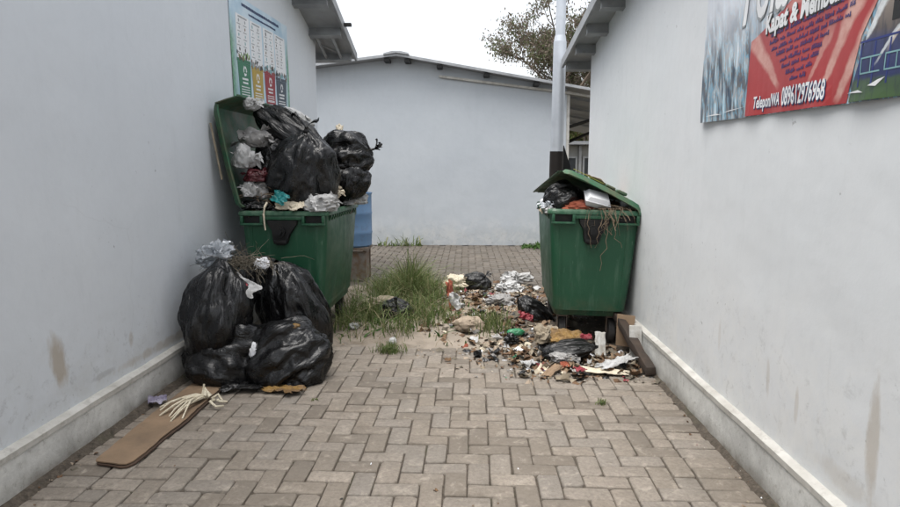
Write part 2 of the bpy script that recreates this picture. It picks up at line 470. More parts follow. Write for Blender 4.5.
M['grass'] = foliage_mat('grass_blades', [(.075, .115, .03), (.11, .155, .045), (.16, .20, .075), (.065, .105, .03), (.19, .21, .09), (.33, .29, .17)])
M['deadgrass'] = foliage_mat('dead_straw', [(.36, .30, .19), (.28, .22, .13), (.42, .37, .26)])
M['greenleaf'] = foliage_mat('creeping_leaves', [(.04, .09, .02), (.06, .12, .03), (.09, .15, .04)])
M['treeleaf'] = foliage_mat('reddish_tree_leaves', [(.13, .105, .08), (.11, .095, .075), (.17, .125, .105), (.11, .115, .065), (.085, .11, .05), (.19, .16, .13)], .35)
M['treegreen'] = foliage_mat('green_tree_leaves', [(.07, .10, .03), (.11, .14, .045), (.09, .08, .04), (.13, .09, .06)], .35)

# ---------------------------------------------------------------- ground and paving
gm = mesh('ground', [(-150, -60, -.09), (150, -60, -.09), (150, 300, -.09), (-150, 300, -.09)], [(0, 1, 2, 3)])
link('ground', gm, M['ground'], kind='structure')

TH = math.atan(.011)
def pav(u, v):      # paving grid, turned a little against the walls; u=0 is the inner line of the right border course
    return (1.0696 + u * math.cos(TH) + v * math.sin(TH) * -1 * -1, 2.554 + v * math.cos(TH) - u * math.sin(TH))


def grid_sheet(name, x0, x1, y0, y1, st, fz, mats, **k):
    nx = max(1, int((x1 - x0) / st)); ny = max(1, int((y1 - y0) / st))
    vs = []; fs = []
    for j in range(ny + 1):
        for i in range(nx + 1):
            x = x0 + (x1 - x0) * i / nx; y = y0 + (y1 - y0) * j / ny
            vs.append((x, y, fz(x, y)))
    for j in range(ny):
        for i in range(nx):
            a = j * (nx + 1) + i
            fs.append((a, a + 1, a + nx + 2, a + nx + 1))
    return link(name, mesh(name, vs, fs), mats, smooth=True, **k)


pavement = grid_sheet('pavement', -2.0, 1.36, -1.5, 6.0, .1, lambda x, y: -.013 + .004 * noise.noise(Vector((x * 3, y * 3, 0))), M['sand'], kind='structure')
court = grid_sheet('courtyard_pavement', -9, 7, 6.003, 11.95, .25, lambda x, y: -.014, M['sand'], kind='structure')


def paver_geo(lx, ly, rng):
    """chipped chamfered block, top face at z=0, 8-sided outline"""
    c = .006
    out = []
    for sx, sy in ((-1, -1), (1, -1), (1, 1), (-1, 1)):
        k1 = c * rng.choice((.6, 1, 1.4, 2, 3.6)); k2 = c * rng.choice((.6, 1, 1.4, 2, 3.2))
        X, Y = sx * lx / 2, sy * ly / 2
        p = [(X - sx * k1, Y), (X, Y - sy * k2)]
        if sx * sy > 0: p = p
        out.append((sx, sy, p))
    poly = []
    for sx, sy, p in out:
        a, b_ = p
        if (sx, sy) in ((-1, -1), (1, 1)): poly += [b_, a]
        else: poly += [a, b_]
    L = []
    for z, ins in ((-.05, 0), (-.0065, 0), (-.002, .0022), (0, .0065)):
        l = []
        for (x, y) in poly:
            j = rng.uniform(-.0016, .0016) if ins else 0
            l.append((x - math.copysign(min(ins, abs(x)), x) + j, y - math.copysign(min(ins, abs(y)), y) + j, z))
        L.append(l)
    mb = MB(); mb.loops(L, cap0=False)
    return mb


rng = random.Random(5)
U = .1065
GAP = .0062
bricks = []     # (x, y, lx, ly, rot)
i0 = -26
for i in range(-27, 1):
    for j in range(-12, 27):
        for hor in (1, 0):
            if hor and (i - j - 2) % 4 != 0: continue
            if not hor and (i - j - 2) % 4 != 3: continue
            w, h = (2, 1) if hor else (1, 2)
            a, b_ = max(i, i0), min(i + w, 0)
            if b_ - a < .5: continue
            u = (a + b_) / 2 * U; v = (j + h / 2) * U + .03
            x, y = pav(u, v)
            bricks.append((x, y, (b_ - a) * U - GAP, h * U - GAP, -TH))
for j in range(-12, 27):
    x, y = pav(.107, (j + .5) * U + .02); bricks.append((x, y, .212 - GAP, U - GAP, -TH))
    x, y = pav(i0 * U - .107, (j + .5) * U + .05); bricks.append((x, y, .205 - GAP, U - GAP, -TH))
bricks = [q for q in bricks if q[1] < 5.35 and q[0] - q[2] / 2 > -1.98 and q[0] + q[2] / 2 < 1.325]


def in_view(x, y):
    return y > 2.4 and abs(x - .02) < (y + .25) * .74


vis = sorted([q for q in bricks if in_view(q[0], q[1]) and not (q[0] < -1.0 and 4.1 < q[1]) and q[1] < 5.0], key=lambda q: q[1])
one = vis[:296]
rest = [q for q in bricks if q not in set(one)]
shared = {}


def sag(x, y):
    z = .004 * noise.noise(Vector((x * 1.1, y * 1.1, 3)))
    if y > 4.3: z -= .012 * (y - 4.3)
    return z


for (x, y, lx, ly, rz) in one:
    key = (round(lx, 2), round(ly, 2), rng.randrange(6))
    if key not in shared: 
        mb = paver_geo(lx, ly, rng)
        me = mesh('paver', mb.v, mb.f); me.materials.append(M['paver'])
        me.polygons.foreach_set('use_smooth', [True] * len(me.polygons)); me.set_sharp_from_angle(angle=R(50))
        shared[key] = me
    o = link('paver', shared[key], None, pavement)
    o.location = (x + rng.gauss(0, .0012), y + rng.gauss(0, .0012), sag(x, y) + rng.gauss(0, .0022))
    o.rotation_euler = (rng.gauss(0, .012), rng.gauss(0, .012), rz + rng.gauss(0, .012))


def joined_pavers(name, lst, parent, z=0.0, mt='paver'):
    mb = MB()
    r2 = random.Random(9)
    for (x, y, lx, ly, rz) in lst:
        p = paver_geo(lx, ly, r2)
        Mx = Matrix.Translation((x, y, z + sag(x, y) * (1 if y < 6 else 0) + r2.gauss(0, .0016))) @ Euler((r2.gauss(0, .007), r2.gauss(0, .007), rz + r2.gauss(0, .008))).to_matrix().to_4x4()
        mb.add([Mx @ Vector(v) for v in p.v], p.f)
    return mb.build(name, M[mt], parent, smooth=True, kind='stuff')


joined_pavers('paver_field', rest, pavement)
far = []
for i in range(-46, 30):
    for j in range(0, 60):
        for hor in (1, 0):
            if hor and (i + j) % 4 != 0: continue
            if not hor and (i + j) % 4 != 2: continue
            w, h = (2, 1) if hor else (1, 2)
            x = (i + w / 2) * U * 1.02 + .03; y = 6.7 + (j + h / 2) * U * 1.02
            if not hor: pass
            if y > 11.86: continue
            if x < -4.6 or x > 2.9: continue
            far.append((x, y, w * U * 1.02 - .009, h * U * 1.02 - .009, 0))
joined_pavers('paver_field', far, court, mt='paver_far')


def soilh(x, y):
    """height of the earth that has crept over the paving between the two bins"""
    n = .5 * noise.noise(Vector((x * 1.6, y * 1.6, 7))) + .25 * noise.noise(Vector((x * 4, y * 4, 7)))
    front = 4.98 + .12 * math.cos((x + .0) * 2.2) * -1 + .25 * max(0, abs(x) - .7) * -1.2
    back = 7.75 + .3 * noise.noise(Vector((x * 1.2, 0, 2)))
    d = min(y - front, (back - y) * .9)
    h = min(1, max(-.5, d / .5 + n * .55))
    side = 0
    if x > .2: side = .03 * min(1, (x - .2) / .6)
    z = -.012 + h * (.035 + side)
    z += .012 * noise.noise(Vector((x * 9, y * 9, 1))) + .006 * noise.noise(Vector((x * 22, y * 22, 4)))
    return z


grid_sheet('soil', -2.0, 1.36, 4.3, 8.3, .035, soilh, M['soil'], kind='structure')
# dirt ridge in the corner of wall and paving, both sides
for nm, xw, sgn in (('dirt', -1.95, 1), ('dirt', 1.31, -1)):
    mb = MB()
    n = 120
    L = []
    for i in range(n + 1):
        y = .8 + (5.5 - .8) * i / n
        w = .035 + .03 * abs(noise.noise(Vector((y * 5, xw, 0)))) + .02 * noise.noise(Vector((y * 17, xw, 0)))
        if sgn > 0: w += .02
        h = .012 + .008 * noise.noise(Vector((y * 9, xw, 3)))
        L.append([(xw - sgn * .02, y, -.02), (xw - sgn * .02, y, h + .012), (xw + sgn * w * .5, y, h * .8), (xw + sgn * w, y, -.012)])
    mb.loops(L, closed=False, cap0=False, cap1=False)
    mb.build(nm, M['sand'], smooth=True, auto=80, kind='structure')


# ---------------------------------------------------------------- buildings
def wall_slab(mb, poly, axis, a0, a1, sub=None):
    """extrude polygon (list of (h,z)) between a0 and a1 on axis"""
    L = []
    for a in (a0, a1):
        L.append([(a, h, z) if axis == 0 else (h, a, z) for h, z in poly])
    mb.loops(L)


# left building
lb = empty('building', (-2.02, 4, 0), label='pale blue grey building with the waste sorting poster on its side wall', cat='building')
def child(ob, par):
    ob.parent = par; ob.matrix_parent_inverse = par.matrix_world.inverted() if False else Matrix.Translation(-Vector(par.location))
    return ob
XL, YL = -1.995, 8.5
mb = MB()
zt = lambda y: 3.11 - .253 * (y - YL)
wall_slab(mb, [(-3, 0), (YL, 0), (YL, zt(YL)), (-3, zt(-3))], 0, XL - 6, XL)
child(mb.build('wall', M['wall_left']), lb)


def plinth(name, x0, x1, y0, y1, h, par, seed, xin):
    mb = MB(); n = int((y1 - y0) / .05); L = []
    s = 1 if xin > x0 else -1
    for i in range(n + 1):
        y = y0 + (y1 - y0) * i / n
        k = .004 * noise.noise(Vector((y * 2, seed, 0))) + .002 * noise.noise(Vector((y * 9, seed, 0)))
        hh = h + .006 * noise.noise(Vector((y * 1.3, seed, 5)))
        L.append([(x0, y, -.05), (xin + k, y, -.05), (xin + k, y, hh), (x0, y, hh)])
    mb.loops(L)
    return child(mb.build(name, M['plinth'], smooth=True, auto=50), par)


def ledge(x0, y0, y1, h, t, par, seed, xin):
    mb = MB(); n = int((y1 - y0) / .04); L = []
    for i in range(n + 1):
        y = y0 + (y1 - y0) * i / n
        k = .004 * noise.noise(Vector((y * 3, seed, 0))) + .003 * noise.noise(Vector((y * 11, seed, 0)))
        tt = t + .006 * noise.noise(Vector((y * 5, seed, 9)))
        d = 1 if xin > x0 else -1
        hb = h + .006 * noise.noise(Vector((y * 1.3, seed, 5)))
        L.append([(x0, y, hb + .0005), (xin + d * .005 + k, y, hb - .022), (xin + d * .005 + k, y, hb + .004), (xin - d * .02, y, hb + .012 + tt * .4), (x0, y, hb + tt)])
    mb.loops(L)
    return child(mb.build('plinth_ledge', M['trim'], smooth=True, auto=40), par)


plinth('plinth', XL - .03, 0, -3, YL, .21, lb, 1, -1.952)
ledge(XL - .03, -3, YL, .21, .012, lb, 1, -1.952)
# roof over the left building: sheet, rake edge, purlins reaching through the wall
o1, YE = -1.575, 9.08
slope = math.atan(.253)
roof = MB()
zr = lambda y: zt(y) + .0
L = []
for y in (-3.4, YE):
    L.append([(XL - 6.5, y, zr(y) + .005), (o1, y, zr(y) - .005 + .0), (o1, y, zr(y) + .05), (XL - 6.5, y, zr(y) + .06)])
roof.loops(L)
child(roof.build('roof', M['roofmetal']), lb)
mb = MB()
L = [[(o1 + .002, y, zr(y) - .035), (o1 + .03, y, zr(y) - .035), (o1 + .03, y, zr(y) + .075), (o1 + .002, y, zr(y) + .075)] for y in (-3.4, YE + .01)]
mb.loops(L)
child(mb.build('verge_trim', M['purlin']), lb)
for y in (YE - .16, YE - .88, YE - 1.62, YE - 2.36, YE - 3.1, YE - 3.9):
    mb = MB()
    Mx = Matrix.Translation((0, y, zr(y))) @ Matrix.Rotation(-slope, 4, 'X')
    x_in = XL - .3 if y < YL else XL - 1.2
    mb.box((x_in, -.025, -.10), (o1 - .02, .025, -.004), Mx)
    mb.box((x_in, .025, -.10), (o1 - .02, .07, -.094), Mx)
    child(mb.build('purlin', M['purlin']), lb)
# brace frame under the last bay
mb = MB()
for xx in (XL + .06, XL + .26):
    mb.tube([(xx, YE - .86, zr(YE - .86) - .06), (xx, YE - .2, zr(YE - .2) - .07)], .022, 4)
mb.tube([(XL + .06, YE - .6, zr(YE - .6) - .07), (XL + .26, YE - .35, zr(YE - .35) - .07)], .012, 4)
child(mb.build('roof_brace', M['purlin']), lb)
mb = MB(); mb.box((o1 - .02, YE - .95, zr(YE - .95) + .0), (o1 + .12, YE - .88, zr(YE - .95) + .035))
child(mb.build('bracket', M['blackplastic']), lb)

# right building
XR, YR = 1.345, 7.10
rb = empty('building', (XR, 4, 0), label='off white building with the red printed banner on its side wall', cat='building')
zt2 = lambda y: 2.70 - .128 * (y - YR)
mb = MB(); wall_slab(mb, [(-3, 0), (YR, 0), (YR, zt2(YR)), (-3, zt2(-3))], 0, XR, XR + 6)
child(mb.build('wall', M['wall_right']), rb)
plinth('plinth', XR + .03, 0, -3, YR, .225, rb, 4, 1.312)
ledge(XR + .03, -3, YR, .225, .012, rb, 4, 1.312)
o2, YE2 = 1.13, 7.62
mb = MB()
mb.loops([[(XR + 6.5, y, zt2(y) + .005), (o2, y, zt2(y) - .003), (o2, y, zt2(y) + .045), (XR + 6.5, y, zt2(y) + .055)] for y in (-3.4, YE2)])
child(mb.build('roof', M['roofmetal']), rb)
mb = MB()
mb.loops([[(o2 - .03, y, zt2(y) - .03), (o2 - .002, y, zt2(y) - .03), (o2 - .002, y, zt2(y) + .065), (o2 - .03, y, zt2(y) + .065)] for y in (-3.4, YE2 + .01)])
child(mb.build('verge_trim', M['purlin']), rb)
for y in (YE2 - .12, YE2 - .72, YE2 - 1.32, YE2 - 1.95, YE2 - 2.6, YE2 - 3.3):
    mb = MB()
    Mx = Matrix.Translation((0, y, zt2(y))) @ Matrix.Rotation(-math.atan(.128), 4, 'X')
    mb.box((o2 + .012, -.025, -.095), (XR + (.2 if y < YR else 2), .025, -.004), Mx)
    mb.box((o2 + .012, .025, -.095), (XR + (.2 if y < YR else 2), .065, -.089), Mx)
    child(mb.build('purlin', M['purlin']), rb)

# back building
bb = empty('building', (-1.3, 12, 0), label='low blue grey gabled building closing off the end of the alley', cat='building')
mb = MB()
wall_slab(mb, [(-9, 0), (1.83, 0), (1.83, 2.90), (-1.27, 3.45), (-9, 2.55)], 1, 11.9, 20)
child(mb.build('wall', M['wall_back']), bb)
mb = MB()
for (p, q) in (((-9.3, 2.53), (-1.27, 3.452)), ((-1.27, 3.452), (4.6, 2.412))):
    L = [[(p[0], y, p[1]), (q[0], y, q[1]), (q[0], y, q[1] + .03), (p[0], y, p[1] + .03)] for y in (11.62, 20.3)]
    mb.loops(L)
child(mb.build('roof', M['rooftop']), bb)
mb = MB()
for (p, q) in (((-9.3, 2.53), (-1.272, 3.452)), ((-1.268, 3.452), (4.6, 2.412))):
    L = [[(p[0], y, p[1] - .01), (q[0], y, q[1] - .01), (q[0], y, q[1] + .036), (p[0], y, p[1] + .036)] for y in (11.59, 11.615)]
    mb.loops(L)
child(mb.build('fascia', M['purlin']), bb)
mb = MB()
L = [[(-.52, y, 3.10), (1.83, y, 2.80), (4.5, y, 2.36), (4.5, y, 2.40), (1.83, y, 2.84), (-.52, y, 3.14)] for y in (11.84, 11.895)]
mb.loops(L)
child(mb.build('trim_board', M['trim']), bb)
mb = MB()
mb.loops([[(-1.50, y, 3.455), (-1.27, y, 3.49), (-1.04, y, 3.455), (-1.05, y, 3.485), (-1.20, y, 3.52), (-1.34, y, 3.52), (-1.49, y, 3.485)] for y in (11.55, 20.35)])
child(mb.build('ridge_cap', M['purlin']), bb)
for x in (-1.45, -1.08, -.5, .35, 1.25):
    zz = 3.452 - .177 * (x + 1.27) if x > -1.27 else 3.452 + .115 * (x + 1.27)
    mb = MB(); mb.box((x - .05, 11.625, zz - .075), (x + .05, 11.9, zz - .03))
    child(mb.build('purlin_end', M['blackplastic']), bb)
# open carport bay on the right end: beams, posts
mb = MB()
mb.box((1.835, 11.92, 0), (1.89, 11.98, 2.86))
child(mb.build('post', M['trim']), bb)
for i in range(4):
    y = 12.6 + i * 1.6
    mb = MB()
    mb.loops([[(1.9, yy, 2.81), (4.5, yy, 2.35), (4.5, yy, 2.40), (1.9, yy, 2.865)] for yy in (y, y + .06)])
    child(mb.build('rafter', M['purlin']), bb)
mb = MB()
mb.tube([(1.86, 12.0, 2.2), (3.4, 12.6, 2.7)], .03, 4); mb.tube([(1.86, 12.9, 1.9), (3.4, 13.4, 2.55)], .03, 4)
child(mb.build('brace', M['blackplastic']), bb)
mb = MB(); mb.box((4.4, 11.95, 0), (4.5, 12.05, 2.36)); child(mb.build('post', M['purlin']), bb)

# far shed seen through the carport
fb = empty('building', (3.5, 23, 0), label='weathered grey shed with dark windows seen past the alley corner', cat='building')
mb = MB(); mb.box((2.2, 23, -.05), (9, 28, 2.3)); child(mb.build('wall', M['wall_far']), fb)
mb = MB(); mb.loops([[(2.0, y, z), (9.3, y, z), (9.3, y, z + .06), (2.0, y, z + .06)] for y, z in ((22.7, 2.37), (28.3, 2.48))])
child(mb.build('roof', M['roofmetal']), fb)
mb = MB(); mb.box((2.0, 22.58, 2.31), (9.3, 22.68, 2.38)); child(mb.build('gutter', M['greyframe']), fb)
for x in (3.35, 4.15, 5.0):
    mb = MB()
    for a, b_ in (((x, 22.93, .9), (x + .06, 22.997, 1.9)), ((x + .54, 22.93, .9), (x + .6, 22.997, 1.9)), ((x + .06, 22.93, 1.84), (x + .54, 22.997, 1.9)), ((x + .06, 22.93, .9), (x + .54, 22.997, .96))):
        mb.box(a, b_)
    f = child(mb.build('window', M['greyframe']), fb)
    mb = MB(); mb.box((x + .061, 22.96, .961), (x + .539, 22.985, 1.839))
    p = mb.build('pane', M['darkglass']); p.parent = f
for x in (2.6, 3.1, 4.0, 4.85):
    mb = MB(); mb.box((x, 22.9, 0), (x + .09, 22.997, 2.28)); child(mb.build('pilaster', M['greyframe']), fb)

# ---------------------------------------------------------------- pole
pl = empty('street_pole', (1.07, 7.75, 0), label='silver steel pole with dark brown lower half behind the right green bin', cat='pole')
mb = MB(); mb.tube([(0, 0, 0), (0, 0, 1.64)], .083, 24); o = mb.build('pole_sleeve', M['darkbrown'], pl, smooth=True)
mb = MB(); mb.tube([(0, 0, 1.6401), (.0, 0, 2.92)], .0765, 24); mb.tube([(0, 0, 2.921), (0, 0, 2.96), (0, 0, 2.99)], .073, 24, r1=.062)
mb.build('lower_shaft', M['galv'], pl, smooth=True)
mb = MB(); mb.tube([(0, 0, 2.991), (.0, 0, 5.6)], .058, 24, r1=.05); mb.build('upper_shaft', M['galv'], pl, smooth=True)
pl.rotation_euler = (0, R(.5), 0)


# ---------------------------------------------------------------- wheeled bins
def rrect(hw, y0, y1, z, r=.05, n=4, bul=0):
    pts = []
    for cx, cy, a0 in ((hw - r, y0 + r, -90), (hw - r, y1 - r, 0), (-hw + r, y1 - r, 90), (-hw + r, y0 + r, 180)):
        for k in range(n + 1):
            a = R(a0 + 90 * k / n)
            pts.append((cx + r * math.cos(a), cy + r * math.sin(a), z))
        # subdivide the following long side for a soft bulge
    out = []
    for i, p in enumerate(pts):
        out.append(p)
        q = pts[(i + 1) % len(pts)]
        if (i + 1) % (n + 1) == 0:
            for t in (.1, .3, .5, .7, .9):
                x = p[0] + (q[0] - p[0]) * t; y = p[1] + (q[1] - p[1]) * t
                if abs(p[0] - q[0]) < 1e-4: x += math.copysign(bul * math.sin(math.pi * t), x)
                out.append((x, y, z))
    return out


HW, DEP, RT = .358, 1.27, 1.095


def make_bin(label, seed, lid_mode):
    root = empty('wheeled_bin', (0, 0, 0), label=label, cat='bin', group='green four wheeled rubbish bins')
    mb = MB()
    L = [rrect(.262, .13, 1.12, .232, .05), rrect(.272, .11, 1.14, .24, .05), rrect(.276, .10, 1.15, .285, .05),
         rrect(.284, .07, 1.18, .288, .055), rrect(.300, .055, 1.195, .45, .055, bul=.012), rrect(.322, .042, 1.225, .70, .055, bul=.026),
         rrect(.336, .034, 1.24, .90, .055, bul=.02), rrect(.342, .03, 1.245, 1.0, .05, bul=.008), rrect(.340, .025, 1.235, 1.08, .05),
         rrect(.325, .04, 1.22, 1.08, .045), rrect(.30, .07, 1.19, .6, .045), rrect(.29, .09, 1.17, .3, .045)]
    mb.loops(L)
    mb.build('body', M['green'], root, smooth=True, auto=35)
    # rim: rolled lip with a downturned edge
    mb = MB()
    def ring(o, z): return rrect(HW + o, -o, DEP + o, z, .06)
    L = [ring(-.055, 1.082), ring(-.05, 1.092), ring(-.02, 1.10), ring(.0, 1.096), ring(.008, 1.082), ring(.008, 1.062), ring(-.002, 1.058), ring(-.004, 1.075), ring(-.05, 1.076)]
    mb.loops(L, cap0=False, cap1=False)
    n = len(L[0]); a = 0; bq = (len(L) - 1) * n
    mb.f += [(a + i, bq + i, bq + (i + 1) % n, a + (i + 1) % n) for i in range(n)]; mb.m += [0] * n
    mb.build('rim', M['green'], root, smooth=True, auto=45)
    # hand-hold frames at both ends of each short side, standing proud of the body
    for ys, s in ((0, -1), (DEP, 1)):
        for x0, x1 in ((-.335, -.155), (.155, .335)):
            mb = MB()
            ya, yb = (ys - .012, ys + .030) if s < 0 else (ys - .030, ys + .012)
            z0, z1 = .985, 1.0595
            mb.box((x0, ya, z0), (x1, yb, z0 + .016))
            mb.box((x0, ya, z0 + .0162), (x0 + .022, yb, z1 - .0002)); mb.box((x1 - .022, ya, z0 + .0162), (x1, yb, z1 - .0002))
            mb.build('grip_frame', M['green'], root, bevel=.003)
            if s < 0:
                mb = MB(); mb.box((x0 + .024, ys + .024, z0 + .017), (x1 - .024, ys + .0285, z1)); mb.build('grip_recess', M['blackplastic'], root)
        mb = MB(); ya, yb = (ys - .004, ys + .028) if s < 0 else (ys - .028, ys + .004)
        mb.box((-.154, ya, 1.028), (.154, yb, 1.0575)); mb.build('rim_apron', M['green'], root, bevel=.003)
    # lifting plate with trunnion boss, on the short sides
    for ys, s in ((.0, -1), (DEP, 1)):
        mb = MB()
        poly = [(-.125, 1.026), (.115, 1.026), (.112, .99), (.055, .91), (.035, .845), (.012, .828), (-.052, .828), (-.078, .85), (-.085, .89), (-.088, .945), (-.118, .99)]
        L = [[(x * k + (0 if k == 1 else -.0006), ys + s * d + .02 * (1 if s < 0 else -1), .93 + (z - .93) * k) for x, z in poly] for d, k in ((-.02, 1), (.018, 1), (.026, .95))]
        mb.loops(L)
        o = mb.build('lifting_plate', M['blackplastic'], root, smooth=True, auto=30)
        yb = ys + .02 * (1 if s < 0 else -1)
        mb = MB()
        mb.tube([(-.02, yb + s * .02, .935), (-.02, yb + s * .05, .935)], .045, 20); mb.tube([(-.02, yb + s * .051, .935), (-.02, yb + s * .075, .935)], .026, 16)
        q = mb.build('trunnion', M['blackplastic'], root, smooth=True); q.parent = o
        mb = MB(); mb.box((-.07, yb + s * .0265, .84), (.03, yb + s * .034, .868)); q = mb.build('lip', M['blackplastic'], root, bevel=.002); q.parent = o
    # gussets below the long rims
    me = None
    for s in (-1, 1):
        for k in range(13):
            y = .14 + k * .083
            if me is None:
                mb = MB(); mb.loops([[(-.012, yy, 1.056), (.018, yy, 1.058), (.018, yy, 1.045), (-.012, yy, .985)] for yy in (-.012, .012)])
                g_ = mb.build('gusset', M['green'], root); me = g_.data
            else:
                g_ = link('gusset', me, None, root)
            g_.location = (s * (HW - .014), y, 0); g_.rotation_euler = (0, 0, 0 if s > 0 else math.pi)
    # raised ribs on the body faces
    for x in (-.25, .25):
        mb = MB(); mb.loops([[(x * k - .006, y - .006, z), (x * k + .006, y - .006, z), (x * k + .006, y + .02, z), (x * k - .006, y + .02, z)] for z, y, k in ((.32, .068, .93), (.70, .042, 1.0), (.975, .032, 1.04))])
        mb.build('body_rib', M['green'], root)
    # castors
    for x in (-.2, .2):
        for y in (.2, 1.03):
            mb = MB()
            mb.box((x - .045, y - .05, .218), (x + .045, y + .05, .23)); mb.box((x - .04, y - .02, .09), (x - .034, y + .03, .218)); mb.box((x + .034, y - .02, .09), (x + .04, y + .03, .218))
            c = mb.build('castor', M['steel'], root)
            mb = MB(); mb.tube([(x - .026, y + .02, .10), (x - .02, y + .02, .10), (x + .02, y + .02, .10), (x + .026, y + .02, .10)], .098, 24)
            w = mb.build('wheel', M['rubber'], root, bevel=.006); w.parent = c
    # hinge tube along the long wall side and the lid
    hx = -HW + .01 if lid_mode == 'open' else HW - .01
    mb = MB()
    for y in (.12, .42, .72, 1.02): mb.tube([(hx, y, 1.118), (hx, y + .13, 1.118)], .02, 10)
    mb.build('hinge', M['blackplastic'], root, smooth=True)
    plate, nose, skirt = (.80, .20, .055) if lid_mode == 'open' else (.66, .02, .045)
    th = .006
    # lid profile in its own plane: u away from hinge, w up (outside)
    prof = [(.0, .0), (.03, .028), (.08, .034), (.30, .044), (.5, .046), (plate - .04, .04), (plate, .028), (plate + .022, -.008), (plate + .034, -nose * .45), (plate + .042, -nose * .95), (plate + .052, -nose * .97)]
    ys = [-.02, -.008, .03, .1, .2, .35, .5, .635, .77, .92, 1.07, 1.17, 1.24, 1.278, 1.29]
    def lidpt(u, w, y, off):
        e_ = 0
        if (y < .0 or y > 1.27): e_ = -skirt if u < plate + .01 else 0
        elif y < .05 or y > 1.22: e_ = -.006
        emb = .010 if (.2 < y < 1.07 and .25 < u < .55) else 0
        tw = 0 if lid_mode == 'open' else -.25 * max(0, y) * u
        return (u, y, w + e_ + emb - off + tw)
    mb = MB(); L1 = [[lidpt(u, w, y, 0) for u, w in prof] for y in ys]; L2 = [[lidpt(u - (.006 if u > plate else 0), w, y + (.006 if y < .0 else (-.006 if y > 1.27 else 0)), th) for u, w in prof] for y in ys]
    mb.loops([l1 + l2[::-1] for l1, l2 in zip(L1, L2)])
    lid = mb.build('lid', M['greenlid'], root, smooth=True, auto=32)
    if lid_mode == 'open':
        lid.location = (hx, 0, 1.12); lid.rotation_euler = (0, -R(100.5), 0)
    else:
        lid.scale = (-1, 1, 1); lid.location = (hx, 0, 1.112); lid.rotation_euler = (R(0), R(25), 0)
    return root, lid


binL, lidL = make_bin('overfilled green wheeled bin by the left wall with its lid thrown open', 1, 'open')
binL.location = (-1.448, 4.9, 0)
binL.rotation_euler = (0, 0, R(-1.2))
binR, lidR = make_bin('green wheeled bin by the right wall, lid propped half shut on rubbish', 2, 'shut')
binR.location = (.99, 4.9, 0)
binR.rotation_euler = (0, 0, R(-2.0))
binR.rotation_euler = (0, R(1.2), R(-2.0))
binR.location = (.975, 4.9, .012)
# yellow-green strip on the right lid, moulded bumps
mb = MB(); mb.box((.34, .05, .0475), (.60, .085, .0495)); st = mb.build('sticker', M['yellow'], binR); st.parent = lidR
mb = MB(); mb.box((.14, .05, .036), (.22, .16, .062)); st = mb.build('lid_boss', M['greenlid'], binR, bevel=.01); st.parent = lidR
mb = MB(); mb.box((.24, .05, .04), (.32, .12, .06)); st = mb.build('lid_boss', M['greenlid'], binR, bevel=.01); st.parent = lidR
bpy.context.view_layer.update()

# blue drum behind the left bin on a rusty stand
dr = empty('drum_bin', (-1.48, 8.1, 0), label='blue plastic drum raised on a rusty stand behind the left green bin', cat='drum')
mb = MB()
prof = [(.225, .44), (.245, .46), (.25, .6), (.256, .62), (.25, .64), (.25, .85), (.256, .87), (.25, .89), (.25, 1.1), (.262, 1.13), (.245, 1.135), (.24, 1.0), (.22, .5)]
mb.loops([[(r * math.cos(2 * math.pi * k / 32), r * math.sin(2 * math.pi * k / 32), z) for k in range(32)] for r, z in prof])
mb.build('drum', M['paint_blue'], dr, smooth=True)
mb = MB()
for x, y in ((-.18, -.18), (.18, -.18), (.18, .18), (-.18, .18)): mb.box((x - .02, y - .02, 0), (x + .02, y + .02, .40))
mb.box((-.22, -.22, .401), (.22, .22, .438)); mb.box((-.159, -.19, .02), (.159, -.17, .39)); mb.box((.17, -.159, .02), (.19, .159, .39))
mb.build('stand', M['steel'], dr)


# ---------------------------------------------------------------- black rubbish bags (film draped and shrunk over lumpy contents)
def bag_start(seed, n=84, m=58, shape=(1, 1, 1.1), top=.8):
    vs = []; fs = []
    for j in range(m + 1):
        t = j / m; ph = math.pi * t
        for i in range(n):
            a = 2 * math.pi * i / n
            r = math.sin(ph); z = -math.cos(ph)
            if t > top:
                k = (t - top) / (1 - top)
                r = math.sin(math.pi * top) * (1 - k) ** 1.2 + .10 * k; z = -math.cos(math.pi * top) * (1 - k) + 1.08 * k
            d = Vector((math.cos(a) * r, math.sin(a) * r, z))
            d *= 1 + .20 * noise.noise(d * 1.3 + Vector((seed * 7, 0, 0))) + .11 * noise.noise(d * 3 + Vector((seed * 7, 3, 0))) + .03 * noise.noise(d * 7 + Vector((seed, 3, 0)))
            d.z = max(d.z, -.72 + .05 * noise.noise(d * 4))
            vs.append(Vector((d.x * shape[0], d.y * shape[1], d.z * shape[2])))
    for j in range(m):
        for i in range(n):
            a = j * n + i; b_ = j * n + (i + 1) % n
            fs.append((a, b_, b_ + n, a + n))
    me = mesh('bag', vs, fs)
    bm = bmesh.new(); bm.from_mesh(me); bmesh.ops.remove_doubles(bm, verts=bm.verts, dist=.012); bm.to_mesh(me); bm.free()
    return me


